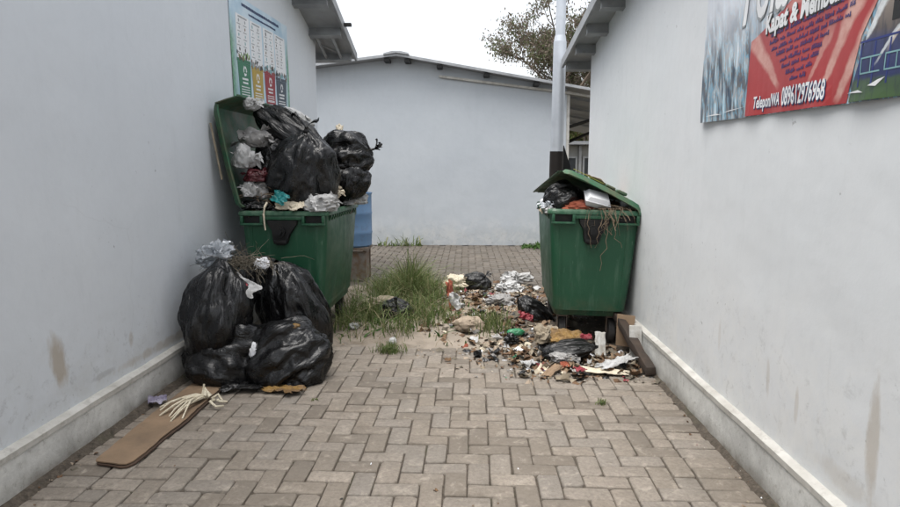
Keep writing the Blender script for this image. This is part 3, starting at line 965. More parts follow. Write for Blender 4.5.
def bag_sim(seed, grow, frames, **k):
    me = bag_start(seed, **k)
    o = bpy.data.objects.new('sim', me); COL.objects.link(o)
    c = bpy.data.objects.new('col', me.copy()); COL.objects.link(c); c.scale = (.95, .95, .95)
    c.modifiers.new('c', 'COLLISION'); c.collision.thickness_outer = .01; c.collision.cloth_friction = 20
    vg = o.vertex_groups.new(name='pin')
    zm = max(v.co.z for v in me.vertices)
    vg.add([v.index for v in me.vertices if v.co.z > zm - .08], 1, 'REPLACE')
    md = o.modifiers.new('cl', 'CLOTH'); s = md.settings
    s.quality = 5; s.mass = .05; s.tension_stiffness = 20; s.compression_stiffness = 20; s.shear_stiffness = 8; s.bending_stiffness = .04
    s.shrink_min = grow; s.vertex_group_mass = 'pin'; s.use_pressure = True; s.uniform_pressure_force = .5
    md.collision_settings.use_collision = True; md.collision_settings.distance_min = .01
    md.point_cache.frame_end = frames
    for f in range(1, frames + 1): S.frame_set(f)
    dg = bpy.context.evaluated_depsgraph_get()
    nm = bpy.data.meshes.new_from_object(o.evaluated_get(dg))
    bpy.data.objects.remove(o); bpy.data.objects.remove(c)
    S.frame_set(1)
    nm.materials.clear()
    nm.polygons.foreach_set('use_smooth', [True] * len(nm.polygons))
    return nm


BAGS = [bag_sim(2, -.17, 16), bag_sim(3, -.24, 17), bag_sim(7, -.30, 19, shape=(1.05, .95, 1.0)), bag_sim(12, -.22, 16, shape=(1.0, 1.0, 1.25), top=.72)]


def knot_mesh(seed, size=1.0):
    """gathered neck with torn floppy ends"""
    rg = random.Random(seed); mb = MB()
    mb.loops([[((.10 * k + .012 * math.sin(6 * a + seed)) * math.cos(a) * size, (.10 * k + .012 * math.sin(6 * a + seed)) * math.sin(a) * size, z * size) for a in [2 * math.pi * i / 24 for i in range(24)]]
              for k, z in ((1.1, -.10), (.6, 0), (.42, .05), (.62, .09), (.3, .13))])
    for e_ in range(rg.choice((2, 3))):
        a = rg.uniform(0, 6.28); nseg = 7; wseg = 5; vs = []; fs = []
        ln = rg.uniform(.45, .75) * size; ph = rg.uniform(0, 6)
        for i in range(nseg + 1):
            t = i / nseg
            cx = math.cos(a) * ln * t * .8; cy = math.sin(a) * ln * t * .8; cz = size * .1 + ln * (t * 1.0 - t * t * rg.uniform(.3, .6))
            w = size * (.06 + .26 * t)
            for k in range(wseg + 1):
                q = k / wseg - .5
                f_ = .06 * size * math.sin(q * 9 + ph + t * 3) * t
                vs.append((cx - math.sin(a) * w * q, cy + math.cos(a) * w * q, cz + f_ + .03 * size * noise.noise(Vector((i, k, seed)))))
        for i in range(nseg):
            for k in range(wseg):
                p = i * (wseg + 1) + k; fs.append((p, p + 1, p + wseg + 2, p + wseg + 1))
        mb.add(vs, fs)
    me = mesh('knot', mb.v, mb.f); me.polygons.foreach_set('use_smooth', [True] * len(me.polygons))
    return me


def place_bag(var, loc, scale, rot, label, mat='bagbig', knot=True, seed=0, squash=None, group='black rubbish bags'):
    """own copy of the draped film: extra sag, lumps and creases so that no two bags are alike"""
    src = BAGS[var]; me = src.copy()
    at = me.attributes.new('rest', 'FLOAT_VECTOR', 'POINT')
    at.data.foreach_set('vector', [c + seed * 1.7 for v in me.vertices for c in v.co])
    sx, sy, sz = scale if isinstance(scale, (tuple, list)) else (scale,) * 3
    Mr = Euler([R(a) for a in rot]).to_matrix()
    zk = max(v.co.z for v in me.vertices)
    top = Vector((0, 0, zk))
    vs = []
    for v in me.vertices:
        p = v.co.copy()
        q = p - top; a = math.atan2(p.y, p.x); dist = q.length
        fold = math.sin(a * 13 + seed + 2.2 * noise.noise(Vector((p.x * 2, p.y * 2, seed))) + dist * .6)
        p += p.normalized() * (.014 * fold * math.exp(-dist * 1.3) + .07 * noise.noise(p * 1.7 + Vector((seed * 3.1, 0, 0))))
        p = Vector((p.x * sx, p.y * sy, p.z * sz))
        p = Mr @ p
        vs.append(p)
    mn = min(p.z for p in vs)
    if squash is not None:
        for p in vs:
            if p.z < squash:      # rests on what lies below
                k = squash - p.z
                p.x *= 1 + k * .35; p.y *= 1 + k * .35
                p.z = squash - k * .12
    me.vertices.foreach_set('co', [c for p in vs for c in p])
    me.update()
    root = link('rubbish_bag', me, M[mat], loc=loc, label=label, cat='rubbish bag', group=group)
    if knot:
        kp = Mr @ Vector((0, 0, zk * sz))
        o = link('knot', knot_mesh(seed + 3, 1.0), M['bag'], root)
        o.scale = (sx * .95,) * 3; o.location = kp; o.rotation_euler = [R(a) for a in rot]
    return root


# pile on the ground in front of the left bin
place_bag(0, (-1.70, 4.17, .50), (.205, .215, .275), (-6, 8, 30), 'tall black rubbish bag against the left wall, topmost of the front pile', seed=1, knot=False)
place_bag(1, (-1.66, 4.12, .14), (.25, .21, .21), (5, -75, 10), 'flattened black rubbish bag squashed under the tall one by the plinth', seed=2, knot=False, squash=-.13)
place_bag(3, (-1.30, 4.55, .43), (.205, .22, .27), (-10, -14, 70), 'upright black rubbish bag leaning on the front of the left bin', seed=3, knot=False, squash=-.3)
place_bag(2, (-1.16, 4.14, .19), (.225, .20, .225), (-30, 48, -15), 'shiny creased black rubbish bag lying foremost on the paving', seed=4, squash=-.18, knot=False)
place_bag(0, (-1.40, 4.25, .13), (.15, .15, .13), (10, 20, 0), 'small black rubbish bag wedged low between the larger bags', seed=5, knot=False, squash=-.11)
place_bag(2, (-1.50, 4.62, .62), (.17, .15, .13), (15, -30, 120), 'slack black bag topped with dry twigs beside the left bin', seed=6, mat='bagbig2', knot=False)
# on top of the left bin
place_bag(3, (-1.335, 5.16, 1.425), (.262, .25, .245), (16, 4, 20), 'biggest black rubbish bag with a knotted top in the middle of the left bin', seed=7)
place_bag(0, (-1.60, 5.34, 1.47), (.22, .21, .21), (20, -50, 60), 'black rubbish bag behind the biggest one in the left bin', seed=8, knot=False)
place_bag(1, (-1.56, 5.44, 1.76), (.15, .14, .27), (-12, -52, 5), 'long black rubbish bag slumped highest against the open lid', seed=9, mat='bagbig2', knot=False)
place_bag(2, (-1.02, 5.70, 1.555), (.185, .17, .175), (5, 75, 10), 'round black rubbish bag highest at the right end of the left bin', seed=10, knot=True)
place_bag(0, (-1.055, 5.66, 1.29), (.165, .17, .13), (170, 20, 40), 'black rubbish bag under the round one at the edge of the left bin', seed=11, knot=False)
place_bag(1, (-1.40, 5.75, 1.20), (.28, .26, .20), (10, 10, 40), 'black rubbish bag sunk deep in the left bin behind the others', seed=12, knot=False)


# ---------------------------------------------------------------- crumpled things
_ico = {}


def ico(sub):
    if sub not in _ico:
        bm = bmesh.new(); bmesh.ops.create_icosphere(bm, subdivisions=sub, radius=1)
        _ico[sub] = ([v.co.copy() for v in bm.verts], [tuple(v.index for v in f.verts) for f in bm.faces]); bm.free()
    return _ico[sub]


def crumple(name, loc, size, mat, label, cat, seed=0, rot=(0, 0, 0), amp=.34, sub=4, parent=None, group=None, flat=True, flaps=None):
    vs0, fs0 = ico(sub)
    hard = mat in ('orangecloth', 'tancloth', 'stone') 
    vs = []; fs = list(fs0)
    off = Vector((seed * 5.3, seed * 1.7, 0))
    for d in vs0:
        q = d + noise.noise_vector(d * 1.7 + off) * .35
        a = noise.noise(d * 1.2 + off)
        v1 = noise.voronoi(q * 1.9 + off)[0]; v2 = noise.voronoi(q * 4.4 + off * 2)[0]
        c1 = min(v1[1] - v1[0], .5); c2 = min(v2[1] - v2[0], .4)
        e_ = noise.noise(d * 9.0 + off * 2)
        r = 1 + amp * (1.0 * a + (1.1 * c1 - .3) + (.62 * c2 - .1) + .12 * e_)
        p = Vector((d.x * r * size[0], d.y * r * size[1], d.z * r * size[2]))
        if flat and p.z < -size[2] * .55: p.z = -size[2] * .55 + (p.z + size[2] * .55) * .15
        vs.append(p)
    rg = random.Random(seed * 13 + 5)
    nf = flaps if flaps is not None else (0 if hard or sub < 4 else 7)
    for k in range(nf):
        a = rg.uniform(0, 6.28); el = rg.uniform(-.1, 1.0)
        d = Vector((math.cos(a) * math.cos(el), math.sin(a) * math.cos(el), math.sin(el)))
        base = Vector((d.x * size[0], d.y * size[1], d.z * size[2])) * .8
        t1 = d.cross(Vector((rg.gauss(0, 1), rg.gauss(0, 1), rg.gauss(0, 1)))).normalized()
        L_ = min(size) * rg.uniform(.5, 1.0); W_ = min(size) * rg.uniform(.7, 1.3); b0 = len(vs); m_ = 5
        for i in range(m_ + 1):
            for j in range(m_ + 1):
                u = i / m_; v = j / m_ - .5
                wv = .16 * min(size) * math.sin(v * 11 + k + u * 2) * u + .10 * min(size) * rg.uniform(-1, 1) * u
                vs.append(base + d * L_ * u * (1 + .4 * noise.noise(Vector((v * 4, k, seed)))) + t1 * W_ * v * (.5 + .8 * u) + d.cross(t1) * wv - Vector((0, 0, L_ * .35 * u * u)))
        for i in range(m_):
            for j in range(m_):
                p0 = b0 + i * (m_ + 1) + j; fs.append((p0, p0 + 1, p0 + m_ + 2, p0 + m_ + 1))
    me = mesh(name, vs, fs)
    o = link(name, me, M[mat] if isinstance(mat, str) else mat, parent, loc=loc, rot=[R(a) for a in rot], smooth=True, label=label, cat=cat, group=group)
    me.set_sharp_from_angle(angle=R(48))
    return o


def rag(name, loc, w, l, mat, label, cat, seed=0, rot=(0, 0, 0), h=.03, th=.0015, curl=0.0, nx=16, ny=16, ragged=.25, group=None, parent=None, smooth=True):
    """crumpled sheet with thickness and an uneven outline"""
    top = []
    for j in range(ny + 1):
        for i in range(nx + 1):
            u = i / nx - .5; v = j / ny - .5
            ex = 1 + ragged * noise.noise(Vector((v * 4, seed * 3.1, 1))) ; ey = 1 + ragged * noise.noise(Vector((u * 4, seed * 2.1, 8)))
            x = u * w * ex + .04 * w * noise.noise(Vector((u * 5, v * 5, seed))); y = v * l * ey
            n1 = 1 - 2.4 * abs(noise.noise(Vector((u * 3.1, v * 3.1, seed * 1.9)))); n2 = 1 - 2.4 * abs(noise.noise(Vector((u * 8, v * 8, seed * 2.3))))
            z = h * (n1 * .8 + n2 * .35) + curl * (u * u + v * v)
            top.append(Vector((x, y, z)))
    n = len(top); bot = [p - Vector((0, 0, th)) for p in top]
    fs = []
    W_ = nx + 1
    for j in range(ny):
        for i in range(nx):
            a = j * W_ + i
            fs.append((a, a + 1, a + W_ + 1, a + W_)); fs.append((a + n + W_, a + n + W_ + 1, a + n + 1, a + n))
    for i in range(nx):
        fs.append((i + 1, i, i + n, i + 1 + n)); a = ny * W_ + i; fs.append((a, a + 1, a + 1 + n, a + n))
    for j in range(ny):
        a = j * W_; fs.append((a, a + W_, a + W_ + n, a + n)); a = j * W_ + nx; fs.append((a + W_, a, a + n, a + W_ + n))
    me = mesh(name, top + bot, fs)
    return link(name, me, M[mat], parent, loc=loc, rot=[R(a) for a in rot], smooth=smooth, label=label, cat=cat, group=group)


def strands(name, loc, n, ln, r, mat, label, cat, seed, spread, droop=.5, up=.3, kind=None, horiz=1.0):
    rg = random.Random(seed); mb = MB()
    for i in range(n):
        p = Vector((rg.gauss(0, spread[0]), rg.gauss(0, spread[1]), rg.uniform(0, spread[2])))
        d = Vector((rg.uniform(-1, 1) * horiz, rg.uniform(-1, 1) * horiz, rg.uniform(-.2, up))).normalized()
        pts = [p.copy()]
        L_ = ln * rg.uniform(.5, 1.3); k = 6
        for s in range(k):
            d = (d + Vector((rg.gauss(0, .28), rg.gauss(0, .28), rg.gauss(0, .2) - droop / k))).normalized()
            p = p + d * L_ / k; pts.append(p.copy())
        mb.tube(pts, r * rg.uniform(.6, 1.2), 3, r1=r * .5, cap=False)
    return mb.build(name, M[mat], loc=loc, smooth=True, label=label, cat=cat, kind=kind)


# heaps of mixed rubbish inside both bins
PAL = ['foam', 'whitebag', 'cardboard', 'leaf_brown', 'bag2', 'creamfilm', 'greybag', 'tancloth', 'pinkfilm', 'greenfilm', 'purple', 'orangecloth', 'stone', 'twig']
PALW = [1.5, 5, 13, 38, 11, 5, 7, 14, .9, .4, .6, 1.2, 8, 18]


def scraps(name, pts, smin, smax, seed, label=None, palw=PALW, kind='stuff', parent=None, flat_=.22):
    rg = random.Random(seed); vs = []; fs = []; mi = []
    for (x, y, z) in pts:
        s = smin + (smax - smin) * rg.random() ** 2.5
        w = s; l = s * rg.uniform(.35, 1.1)
        nx, ny = 3, 2
        E_ = Euler((rg.gauss(0, flat_), rg.gauss(0, flat_), rg.uniform(0, 6.28))).to_matrix()
        k = rg.choices(range(len(PAL)), palw)[0]
        bx, by = rg.gauss(0, .6), rg.gauss(0, .6)
        base = len(vs); t = []
        for j in range(ny + 1):
            for i in range(nx + 1):
                u = i / nx - .5; v = j / ny - .5
                p = Vector((u * w * rg.uniform(.75, 1.15), v * l * rg.uniform(.7, 1.2), s * (bx * u * u + by * v * v + rg.gauss(0, .09))))
                t.append(E_ @ p + Vector((x, y, z)))
        vs += t
        for j in range(ny):
            for i in range(nx):
                a = base + j * (nx + 1) + i; fs.append((a, a + 1, a + nx + 2, a + nx + 1)); mi.append(k)
    me = mesh(name, vs, fs, mi)
    for p in PAL: me.materials.append(M[p])
    return link(name, me, None, parent, smooth=False, label=label, kind=kind)


def heap_pts(cx, cy, hx, hy, z0, h, n, seed):
    rg = random.Random(seed); out = []
    for i in range(n):
        x = rg.uniform(-1, 1); y = rg.uniform(-1, 1)
        zz = z0 + h * (1 - .5 * (x * x + y * y)) * 1 + .05 * noise.noise(Vector((x * 2, y * 2, seed)))
        out.append((cx + x * hx, cy + y * hy, zz + rg.uniform(-.02, .03)))
    return out


def heap_body(name, cx, cy, hx, hy, z0, h, seed, label):
    def fz(x, y):
        u = (x - cx) / hx; v = (y - cy) / hy
        return z0 + h * (1 - .5 * (u * u + v * v)) + .05 * noise.noise(Vector((u * 2, v * 2, seed))) + .02 * noise.noise(Vector((u * 8, v * 8, seed)))
    return grid_sheet(name, cx - hx, cx + hx, cy - hy, cy + hy, .03, fz, M['bag2'], kind='stuff', label=label)


heap_body('rubbish_heap', -1.452, 5.535, .30, .56, 1.0, .13, 1, 'dark mass of loose rubbish filling the left bin')
scraps('loose_rubbish', heap_pts(-1.452, 5.535, .31, .58, 1.01, .13, 420, 3), .03, .14, 3, 'mixed paper, plastic and leaves filling the left bin')
heap_body('rubbish_heap', .985, 5.53, .29, .56, 1.02, .10, 2, 'dark mass of loose rubbish filling the right bin')
scraps('loose_rubbish', heap_pts(.985, 5.53, .30, .58, 1.03, .11, 420, 5), .03, .12, 6, 'mixed paper, plastic and leaves filling the right bin')

# items showing on the left bin
crumple('plastic_bag', (-1.74, 5.22, 1.66), (.135, .12, .10), 'greybag', 'crumpled greyish clear plastic bag against the inside of the open lid', 'plastic bag', 1)
crumple('plastic_bag', (-1.775, 5.04, 1.50), (.085, .10, .115), 'whitebag', 'white plastic bag hanging upright beside the front edge of the open lid', 'plastic bag', 2)
crumple('plastic_bag', (-1.69, 5.06, 1.36), (.11, .09, .06), 'maroonbag', 'maroon plastic bag between two white ones by the open lid', 'plastic bag', 3)
crumple('plastic_bag', (-1.725, 5.02, 1.25), (.08, .08, .075), 'whitebag', 'small white crumpled bag low at the left corner of the left bin', 'plastic bag', 4)
crumple('plastic_bag', (-1.60, 5.08, 1.235), (.10, .09, .075), 'greybag', 'dull grey plastic bag just above the rim, right of a small white one', 'plastic bag', 5)
crumple('plastic_bag', (-1.68, 5.0, 1.135), (.13, .08, .045), 'bag2', 'thin black plastic bag lying on the front left rim corner of the left bin', 'plastic bag', 6)
rag('snack_pouch', (-1.46, 4.90, 1.20), .15, .10, 'tealfilm', 'shiny teal pouch stuck under the biggest black bag', 'pouch', 7, rot=(55, 15, -35), h=.02, th=.004)
rag('paper_sheet', (-1.42, 4.94, 1.155), .17, .13, 'creamfilm', 'cream paper sheet bent over the rim of the left bin', 'paper', 8, rot=(50, 5, 8), h=.015)
rag('paper_sheet', (-1.28, 4.93, 1.14), .20, .10, 'creamfilm', 'stained tan paper strip lying along the front rim of the left bin', 'paper', 9, rot=(28, -12, 10), h=.025)
crumple('plastic_bag', (-1.15, 4.97, 1.14), (.13, .10, .085), 'whitebag', 'white crumpled plastic bag on the front right corner of the left bin rim', 'plastic bag', 10)
crumple('plastic_bag', (-1.04, 5.80, 1.17), (.14, .17, .11), 'whitebag', 'whitish plastic bag spilling over the side rim of the left bin', 'plastic bag', 11, amp=.45)
crumple('plastic_bag', (-1.10, 5.25, 1.22), (.05, .05, .06), 'creamfilm', 'little cream wrapper wedged between the biggest bag and the right hand bags', 'wrapper', 12)
crumple('plastic_bag', (-1.72, 5.1, 1.93), (.06, .06, .06), 'whitebag', 'pale plastic bag peeking over the top corner of the open lid', 'plastic bag', 13)
crumple('plastic_bag', (-1.42, 5.42, 1.86), (.13, .07, .04), 'whitebag', 'whitish film lying along the top of the highest black bag', 'plastic bag', 17, rot=(0, 28, 0))
crumple('plastic_bag', (-1.36, 5.42, 1.68), (.10, .08, .06), 'greybag', 'bit of clear film beside the knot of the biggest black bag', 'plastic bag', 18, rot=(0, 15, 0))
rag('paper_cone', (-1.17, 5.85, 1.72), .07, .22, 'creamfilm', 'upright cream paper scrap poking up behind the knotted bag', 'paper', 14, rot=(80, 0, 10), h=.02)
strands('dry_leaves', (-1.62, 5.0, 1.17), 22, .17, .0035, 'straw', 'clump of dry brown stalks on the front rim of the left bin', 'dry plants', 15, (.07, .03, .07), droop=.5)
mb = MB(); pts = [(-1.575, 4.93, 1.16), (-1.58, 4.885, 1.13), (-1.585, 4.872, 1.08), (-1.58, 4.868, 1.0), (-1.575, 4.87, .95)]
mb.tube(pts, .011, 5, r1=.006); mb.build('dry_stalk', M['creamfilm'], smooth=True, label='pale dry leaf strip hanging over the front rim of the left bin', cat='leaf')
mb = MB(); mb.box((-.005, -.012, -.22), (.005, .012, .22)); o = mb.build('wood_strip', M['tancloth'], loc=(-1.945, 4.90, 1.56), rot=(R(3), R(-8), 0), bevel=.002, label='thin pale wooden strip between the open lid and the left wall', cat='wood strip')

# items on the right bin
place_bag(1, (.81, 5.12, 1.16), (.16, .15, .12), (20, 60, 0), 'black rubbish bag bulging under the half shut lid of the right bin', seed=20, knot=False, mat='bagbig2', group=None)
crumple('plastic_bag', (.68, 5.12, 1.13), (.075, .13, .065), 'clearbag', 'clear plastic bag hanging out of the left side of the right bin', 'plastic bag', 21, amp=.45)
crumple('plastic_bag', (.665, 5.02, 1.10), (.045, .05, .04), 'whitebag', 'scrap of white film on the front left corner of the right bin rim', 'plastic bag', 31, amp=.45)
crumple('cloth_rag', (.87, 4.99, 1.125), (.13, .07, .05), 'orangecloth', 'orange red rag spilling over the front of the right bin', 'rag', 22, amp=.5)
mb = MB()
mb.loops([[(x * k, y * k, z) for x, y in ((-.1, -.06), (.1, -.06), (.1, .06), (-.1, .06))] for k, z in ((.82, 0), (1, .045), (1.06, .047), (1.06, .055), (.97, .055), (.8, .09))])
o = mb.build('foam_box', M['foam'], bevel=.006, loc=(1.0, 4.98, 1.155), rot=(R(38), R(14), R(10)), label='white foam takeaway box sticking out of the right bin', cat='food box')
strands('dry_roots', (1.10, 4.95, 1.11), 85, .20, .0022, 'straw', 'tangle of reddish dry roots hanging over the front of the right bin', 'dry roots', 23, (.10, .03, .035), droop=1.3, up=.0)
rg = random.Random(4); mb = MB()
for i in range(10):
    x = 1.06 + rg.gauss(0, .06); L_ = rg.choice((.12, .2, .3, .48)); pts = []
    for k in range(9):
        t = k / 8; pts.append((x + .02 * math.sin(t * 5 + i) + .03 * t * rg.uniform(-1, 1), 4.865 - .02 * math.sin(t * 3.1), 1.12 - L_ * t))
    mb.tube([(x, 4.96, 1.12)] + pts, .0028, 4, r1=.0018)
mb.build('dry_roots', M['straw'], smooth=True, label='long thin dry stalks dangling down the front of the right bin', cat='dry roots')
rag('cardboard_flap', (1.20, 5.5, 1.27), .3, .35, 'cardboard', 'brown cardboard flap standing up behind the lid of the right bin', 'cardboard', 24, rot=(10, 35, 20), h=.01, th=.005, ragged=.1)
crumple('paper_cup', (1.265, 5.1, 1.15), (.035, .035, .04), 'foam', 'small whitish cup by the hinge of the right bin', 'cup', 25, amp=.1)
mb = MB(); mb.loops([[(-.16, 0, 0), (.02, .01, .0), (-.12, .0, .42), (-.16, 0, .40)], [(-.16, .02, 0), (.02, .02, .0), (-.12, .02, .42), (-.16, .02, .40)]])
mb.build('dark_sheet', M['blackplastic'], loc=(1.32, 7.95, 1.30), label='dark pointed sheet standing behind the right bin by the pole', cat='sheet')
mb = MB(); mb.box((1.17, 7.96, 0), (1.33, 8.0, 1.298)); mb.build('board', M['darkbrown'], label='dark board standing on the ground behind the right bin', cat='board')

# things on the pile at left
crumple('plastic_bag', (-1.80, 4.42, .80), (.13, .11, .09), 'clearbag', 'bluish clear plastic bag on the pile touching the left wall', 'plastic bag', 40, amp=.5, rot=(0, -20, 0))
strands('dry_twigs', (-1.62, 4.42, .73), 240, .20, .0026, 'twig', 'tangle of thin grey twigs and roots on the black bags', 'dry twigs', 41, (.10, .06, .07), droop=.5)
crumple('paper_ball', (-1.45, 4.40, .75), (.05, .04, .045), 'foam', 'small white crumpled paper on the twigs', 'paper', 42)
rag('wrapper', (-1.52, 4.17, .64), .26, .11, 'whitebag', 'white wrapper with a red mark lying between the two tall bags', 'wrapper', 43, rot=(35, 22, -22), h=.02)
rag('wrapper', (-1.515, 4.15, .655), .08, .035, 'pinkfilm', 'pinkish red printed scrap lying on the white wrapper', 'wrapper', 44, rot=(35, 22, -22), h=.006)
crumple('paper_ball', (-1.40, 4.02, .22), (.035, .03, .075), 'foam', 'white and brown tissue showing in the gap between the black bags', 'paper', 45)
crumple('leaf_clump', (-1.50, 4.16, .45), (.04, .03, .06), 'tancloth', 'brownish food scrap between the tall black bags', 'food scrap', 46, sub=3)
crumple('plastic_bag', (-1.14, 4.07, .385), (.03, .03, .018), 'ochre', 'tiny yellow brown scrap on the shiny front bag', 'scrap', 47, sub=3)

# cardboard strip, knotted film and scraps by the left plinth
cb = empty('cardboard_strip', (0, 0, 0), label='long flat brown cardboard strip lying along the left side of the paving', cat='cardboard')
P = [(-1.800, 2.86), (-1.79, 2.845), (-1.66, 2.812), (-1.629, 2.818), (-1.612, 2.85), (-1.600, 2.95), (-1.599, 3.127), (-1.579, 3.37), (-1.586, 3.6), (-1.583, 3.845), (-1.60, 3.96), (-1.808, 3.96), (-1.812, 3.4)]
for nm, z0, z1, off, mt in (('cardboard_sheet', .0135, .019, 0, 'cardboard'), ('cardboard_underlayer', .005, .0115, .012, 'cardedge')):
    vs = []; n = len(P)
    n = len(P); Q = []
    for i_ in range(n):
        a_, b_ = P[i_], P[(i_ + 1) % n]; m_ = max(1, int(math.hypot(b_[0] - a_[0], b_[1] - a_[1]) / .035))
        for k_ in range(m_):
            t = k_ / m_; x = a_[0] + (b_[0] - a_[0]) * t; y = a_[1] + (b_[1] - a_[1]) * t
            Q.append((x + .006 * noise.noise(Vector((x * 22, y * 22, off * 90))) + off, y + .006 * noise.noise(Vector((x * 22, y * 22, 5 + off * 90))) - off))
    wp = lambda x, y: .010 * max(0, noise.noise(Vector((x * 4, y * 2.2, 3)))) + .004 * noise.noise(Vector((x * 9, y * 9, 1))) + .004
    mb = MB(); mb.loops([[(x, y, z + wp(x, y) * (1 if z > .012 else .3)) for x, y in Q] for z in (z0, z1)])
    mb.build(nm, M[mt], cb)
mb = MB()
rg = random.Random(8)
tips = [(-1.80, 3.52), (-1.785, 3.47), (-1.76, 3.43), (-1.735, 3.40), (-1.70, 3.375), (-1.665, 3.345), (-1.635, 3.33), (-1.61, 3.36)]
for k, (tx, ty) in enumerate(tips):
    a = [(-1.60, 3.665, .05)]
    for t in (.25, .5, .75, 1):
        a.append((-1.60 + (tx + 1.60) * t + .012 * math.sin(k * 2.3 + t * 4), 3.665 + (ty - 3.665) * t + .010 * math.cos(k * 1.7 + t * 5), .05 + .035 * math.sin(t * 3.0) * (1 + .3 * math.sin(k * 3)) - .022 * t))
    a = [(p[0] + .010 * noise.noise(Vector((i_ * 1.7, k * 3.1, 0))), p[1] + .012 * noise.noise(Vector((i_ * 1.7, k * 3.1, 4))), p[2] - .006) for i_, p in enumerate(a)]
    mb.tube(a, .0075 + .004 * (k % 3 == 0), 5, r1=.0045)
mb.tube([(-1.575, 3.68, .035), (-1.61, 3.69, .075), (-1.60, 3.65, .045)], .02, 7)
mb.tube([(-1.61, 3.67, .05), (-1.615, 3.70, .11)], .011, 5, r1=.005)
kf = mb.build('knotted_film', M['glove'], smooth=True, label='cream knotted plastic film lying across the cardboard strip', cat='plastic film')
mb = MB()
for a in ([(-1.555, 3.66, .03), (-1.53, 3.70, .045), (-1.49, 3.66, .02)], [(-1.545, 3.67, .02), (-1.54, 3.60, .035), (-1.49, 3.56, .02), (-1.455, 3.59, .014)], [(-1.51, 3.64, .03), (-1.49, 3.62, .03), (-1.46, 3.66, .014)]):
    mb.tube(a, .0095, 6, r1=.006)
mb.build('film_curl', M['glove'], smooth=True, label='short curl of cream plastic film beside the knotted one', cat='plastic film')
rag('wrapper', (-1.87, 3.62, .03), .10, .08, 'purple', 'silver purple snack wrapper in the dirt by the left plinth', 'wrapper', 50, rot=(8, 5, 30), h=.02)
rag('leaf_litter', (-1.18, 3.86, .022), .27, .12, 'ochre', 'ochre shrivelled plastic sheet under the foremost black bag', 'plastic sheet', 51, rot=(0, 0, -18), h=.018, ragged=.6)
rag('wrapper', (-1.45, 3.90, .03), .26, .16, 'bag2', 'torn black film under the black bags at the end of the cardboard', 'plastic film', 52, rot=(0, 0, 10), h=.015, ragged=.5)


# ---------------------------------------------------------------- litter carpet between the bins and in front of the right bin
def dens(x, y):
    d = math.exp(-((x - .62) / .42) ** 2 - ((y - 4.75) / .42) ** 2) * 1.2
    d += math.exp(-((x - 1.0) / .32) ** 2 - ((y - 4.50) / .28) ** 2) * 1.3
    d += math.exp(-((x - .55) / .45) ** 2 - ((y - 6.6) / .8) ** 2) * .9
    d += math.exp(-((x - .28) / .5) ** 2 - ((y - 5.8) / .5) ** 2) * .35
    d += math.exp(-((x + .1) / .35) ** 2 - ((y - 7.1) / .4) ** 2) * .5
    return d * (.7 + .8 * noise.noise(Vector((x * 3, y * 3, 2))))


def gz(x, y): return max(soilh(x, y), 0.0 + sag(x, y) if y < 5.35 or y > 7.0 else -1)


rg = random.Random(21); pts = []
while len(pts) < 3500:
    x = rg.uniform(-.6, 1.28); y = rg.uniform(4.1, 8.2)
    if rg.random() < dens(x, y):
        pts.append((x, y, gz(x, y) + .005 + rg.random() ** 2 * .03 * min(1, dens(x, y))))
scraps('litter', pts, .012, .105, 22, 'trampled litter of paper, plastic and dead leaves around the right bin')
# thin sprinkle of dead leaves and grit elsewhere
pts = []
for i in range(420):
    x = rg.uniform(-1.9, 1.28); y = rg.uniform(2.4, 9.5)
    near_wall = rg.random() < .45
    if near_wall: x = rg.choice((-1.93, 1.29)) + rg.gauss(0, .05); x = max(-1.94, min(1.3, x)); y = rg.uniform(2.4, 5)
    elif y < 4.3 and rg.random() < .75: continue
    pts.append((x, y, gz(x, y) + .004))
scraps('leaf_litter', pts, .006, .03, 25, 'sprinkling of leaf crumbs and tiny scraps on the paving', palw=[2, 1, 2, 30, 3, 1, 0, 3, .4, .6, 0, .5, 10, 8])
# pebbles
vs0, fs0 = ico(1); mb = MB()
for i in range(260):
    x = rg.uniform(-1.2, 1.25); y = rg.uniform(4.7, 8.0); s = rg.uniform(.004, .016)
    q = rg.uniform(.6, 1.2)
    mb.add([(x + v.x * s, y + v.y * s * q, gz(x, y) + v.z * s * .6) for v in vs0], fs0)
mb.build('gravel', M['stone'], smooth=True, kind='stuff', label='small stones scattered over the bare soil')

crumple('cloth_bundle', (0.02, 5.38, .075), (.13, .09, .075), 'stone', 'pale dirty cloth bundle like a rock alone on the cement smear', 'cloth', 60, amp=.3)
place_bag(2, (.15, 7.35, .10), (.14, .12, .11), (20, 40, 0), 'small black tied bag furthest back in the litter', seed=61, knot=True, mat='bagbig2', squash=-.06, group=None)
place_bag(3, (.60, 5.75, .13), (.10, .15, .13), (10, -50, 0), 'black bag leaning against the left side of the right bin', seed=62, knot=False, mat='bagbig2', squash=-.06, group=None)
place_bag(2, (-.66, 5.85, .10), (.14, .11, .10), (60, 10, 0), 'torn black bag lying in the grass by the left bin', seed=63, knot=True, mat='bagbig2', squash=-.06, group=None)
place_bag(1, (.80, 4.62, .07), (.07, .11, .15), (10, 80, 10), 'crumpled black bag on the litter in front of the right bin', seed=64, knot=False, mat='bagbig2', squash=-.06, group=None)
crumple('rubbish_bag', (.36, 4.98, .05), (.06, .05, .045), 'bag2', 'little black plastic wad at the edge of the paving left of the right bin', 'plastic bag', 65, amp=.5)
crumple('plastic_bag', (.50, 7.05, .09), (.15, .12, .07), 'whitebag', 'white crumpled bag nearest the left side of the right bin', 'plastic bag', 66, amp=.55)
crumple('plastic_bag', (.62, 7.75, .08), (.17, .12, .08), 'whitebag', 'white plastic bag furthest back beside the right bin', 'plastic bag', 67, amp=.55)
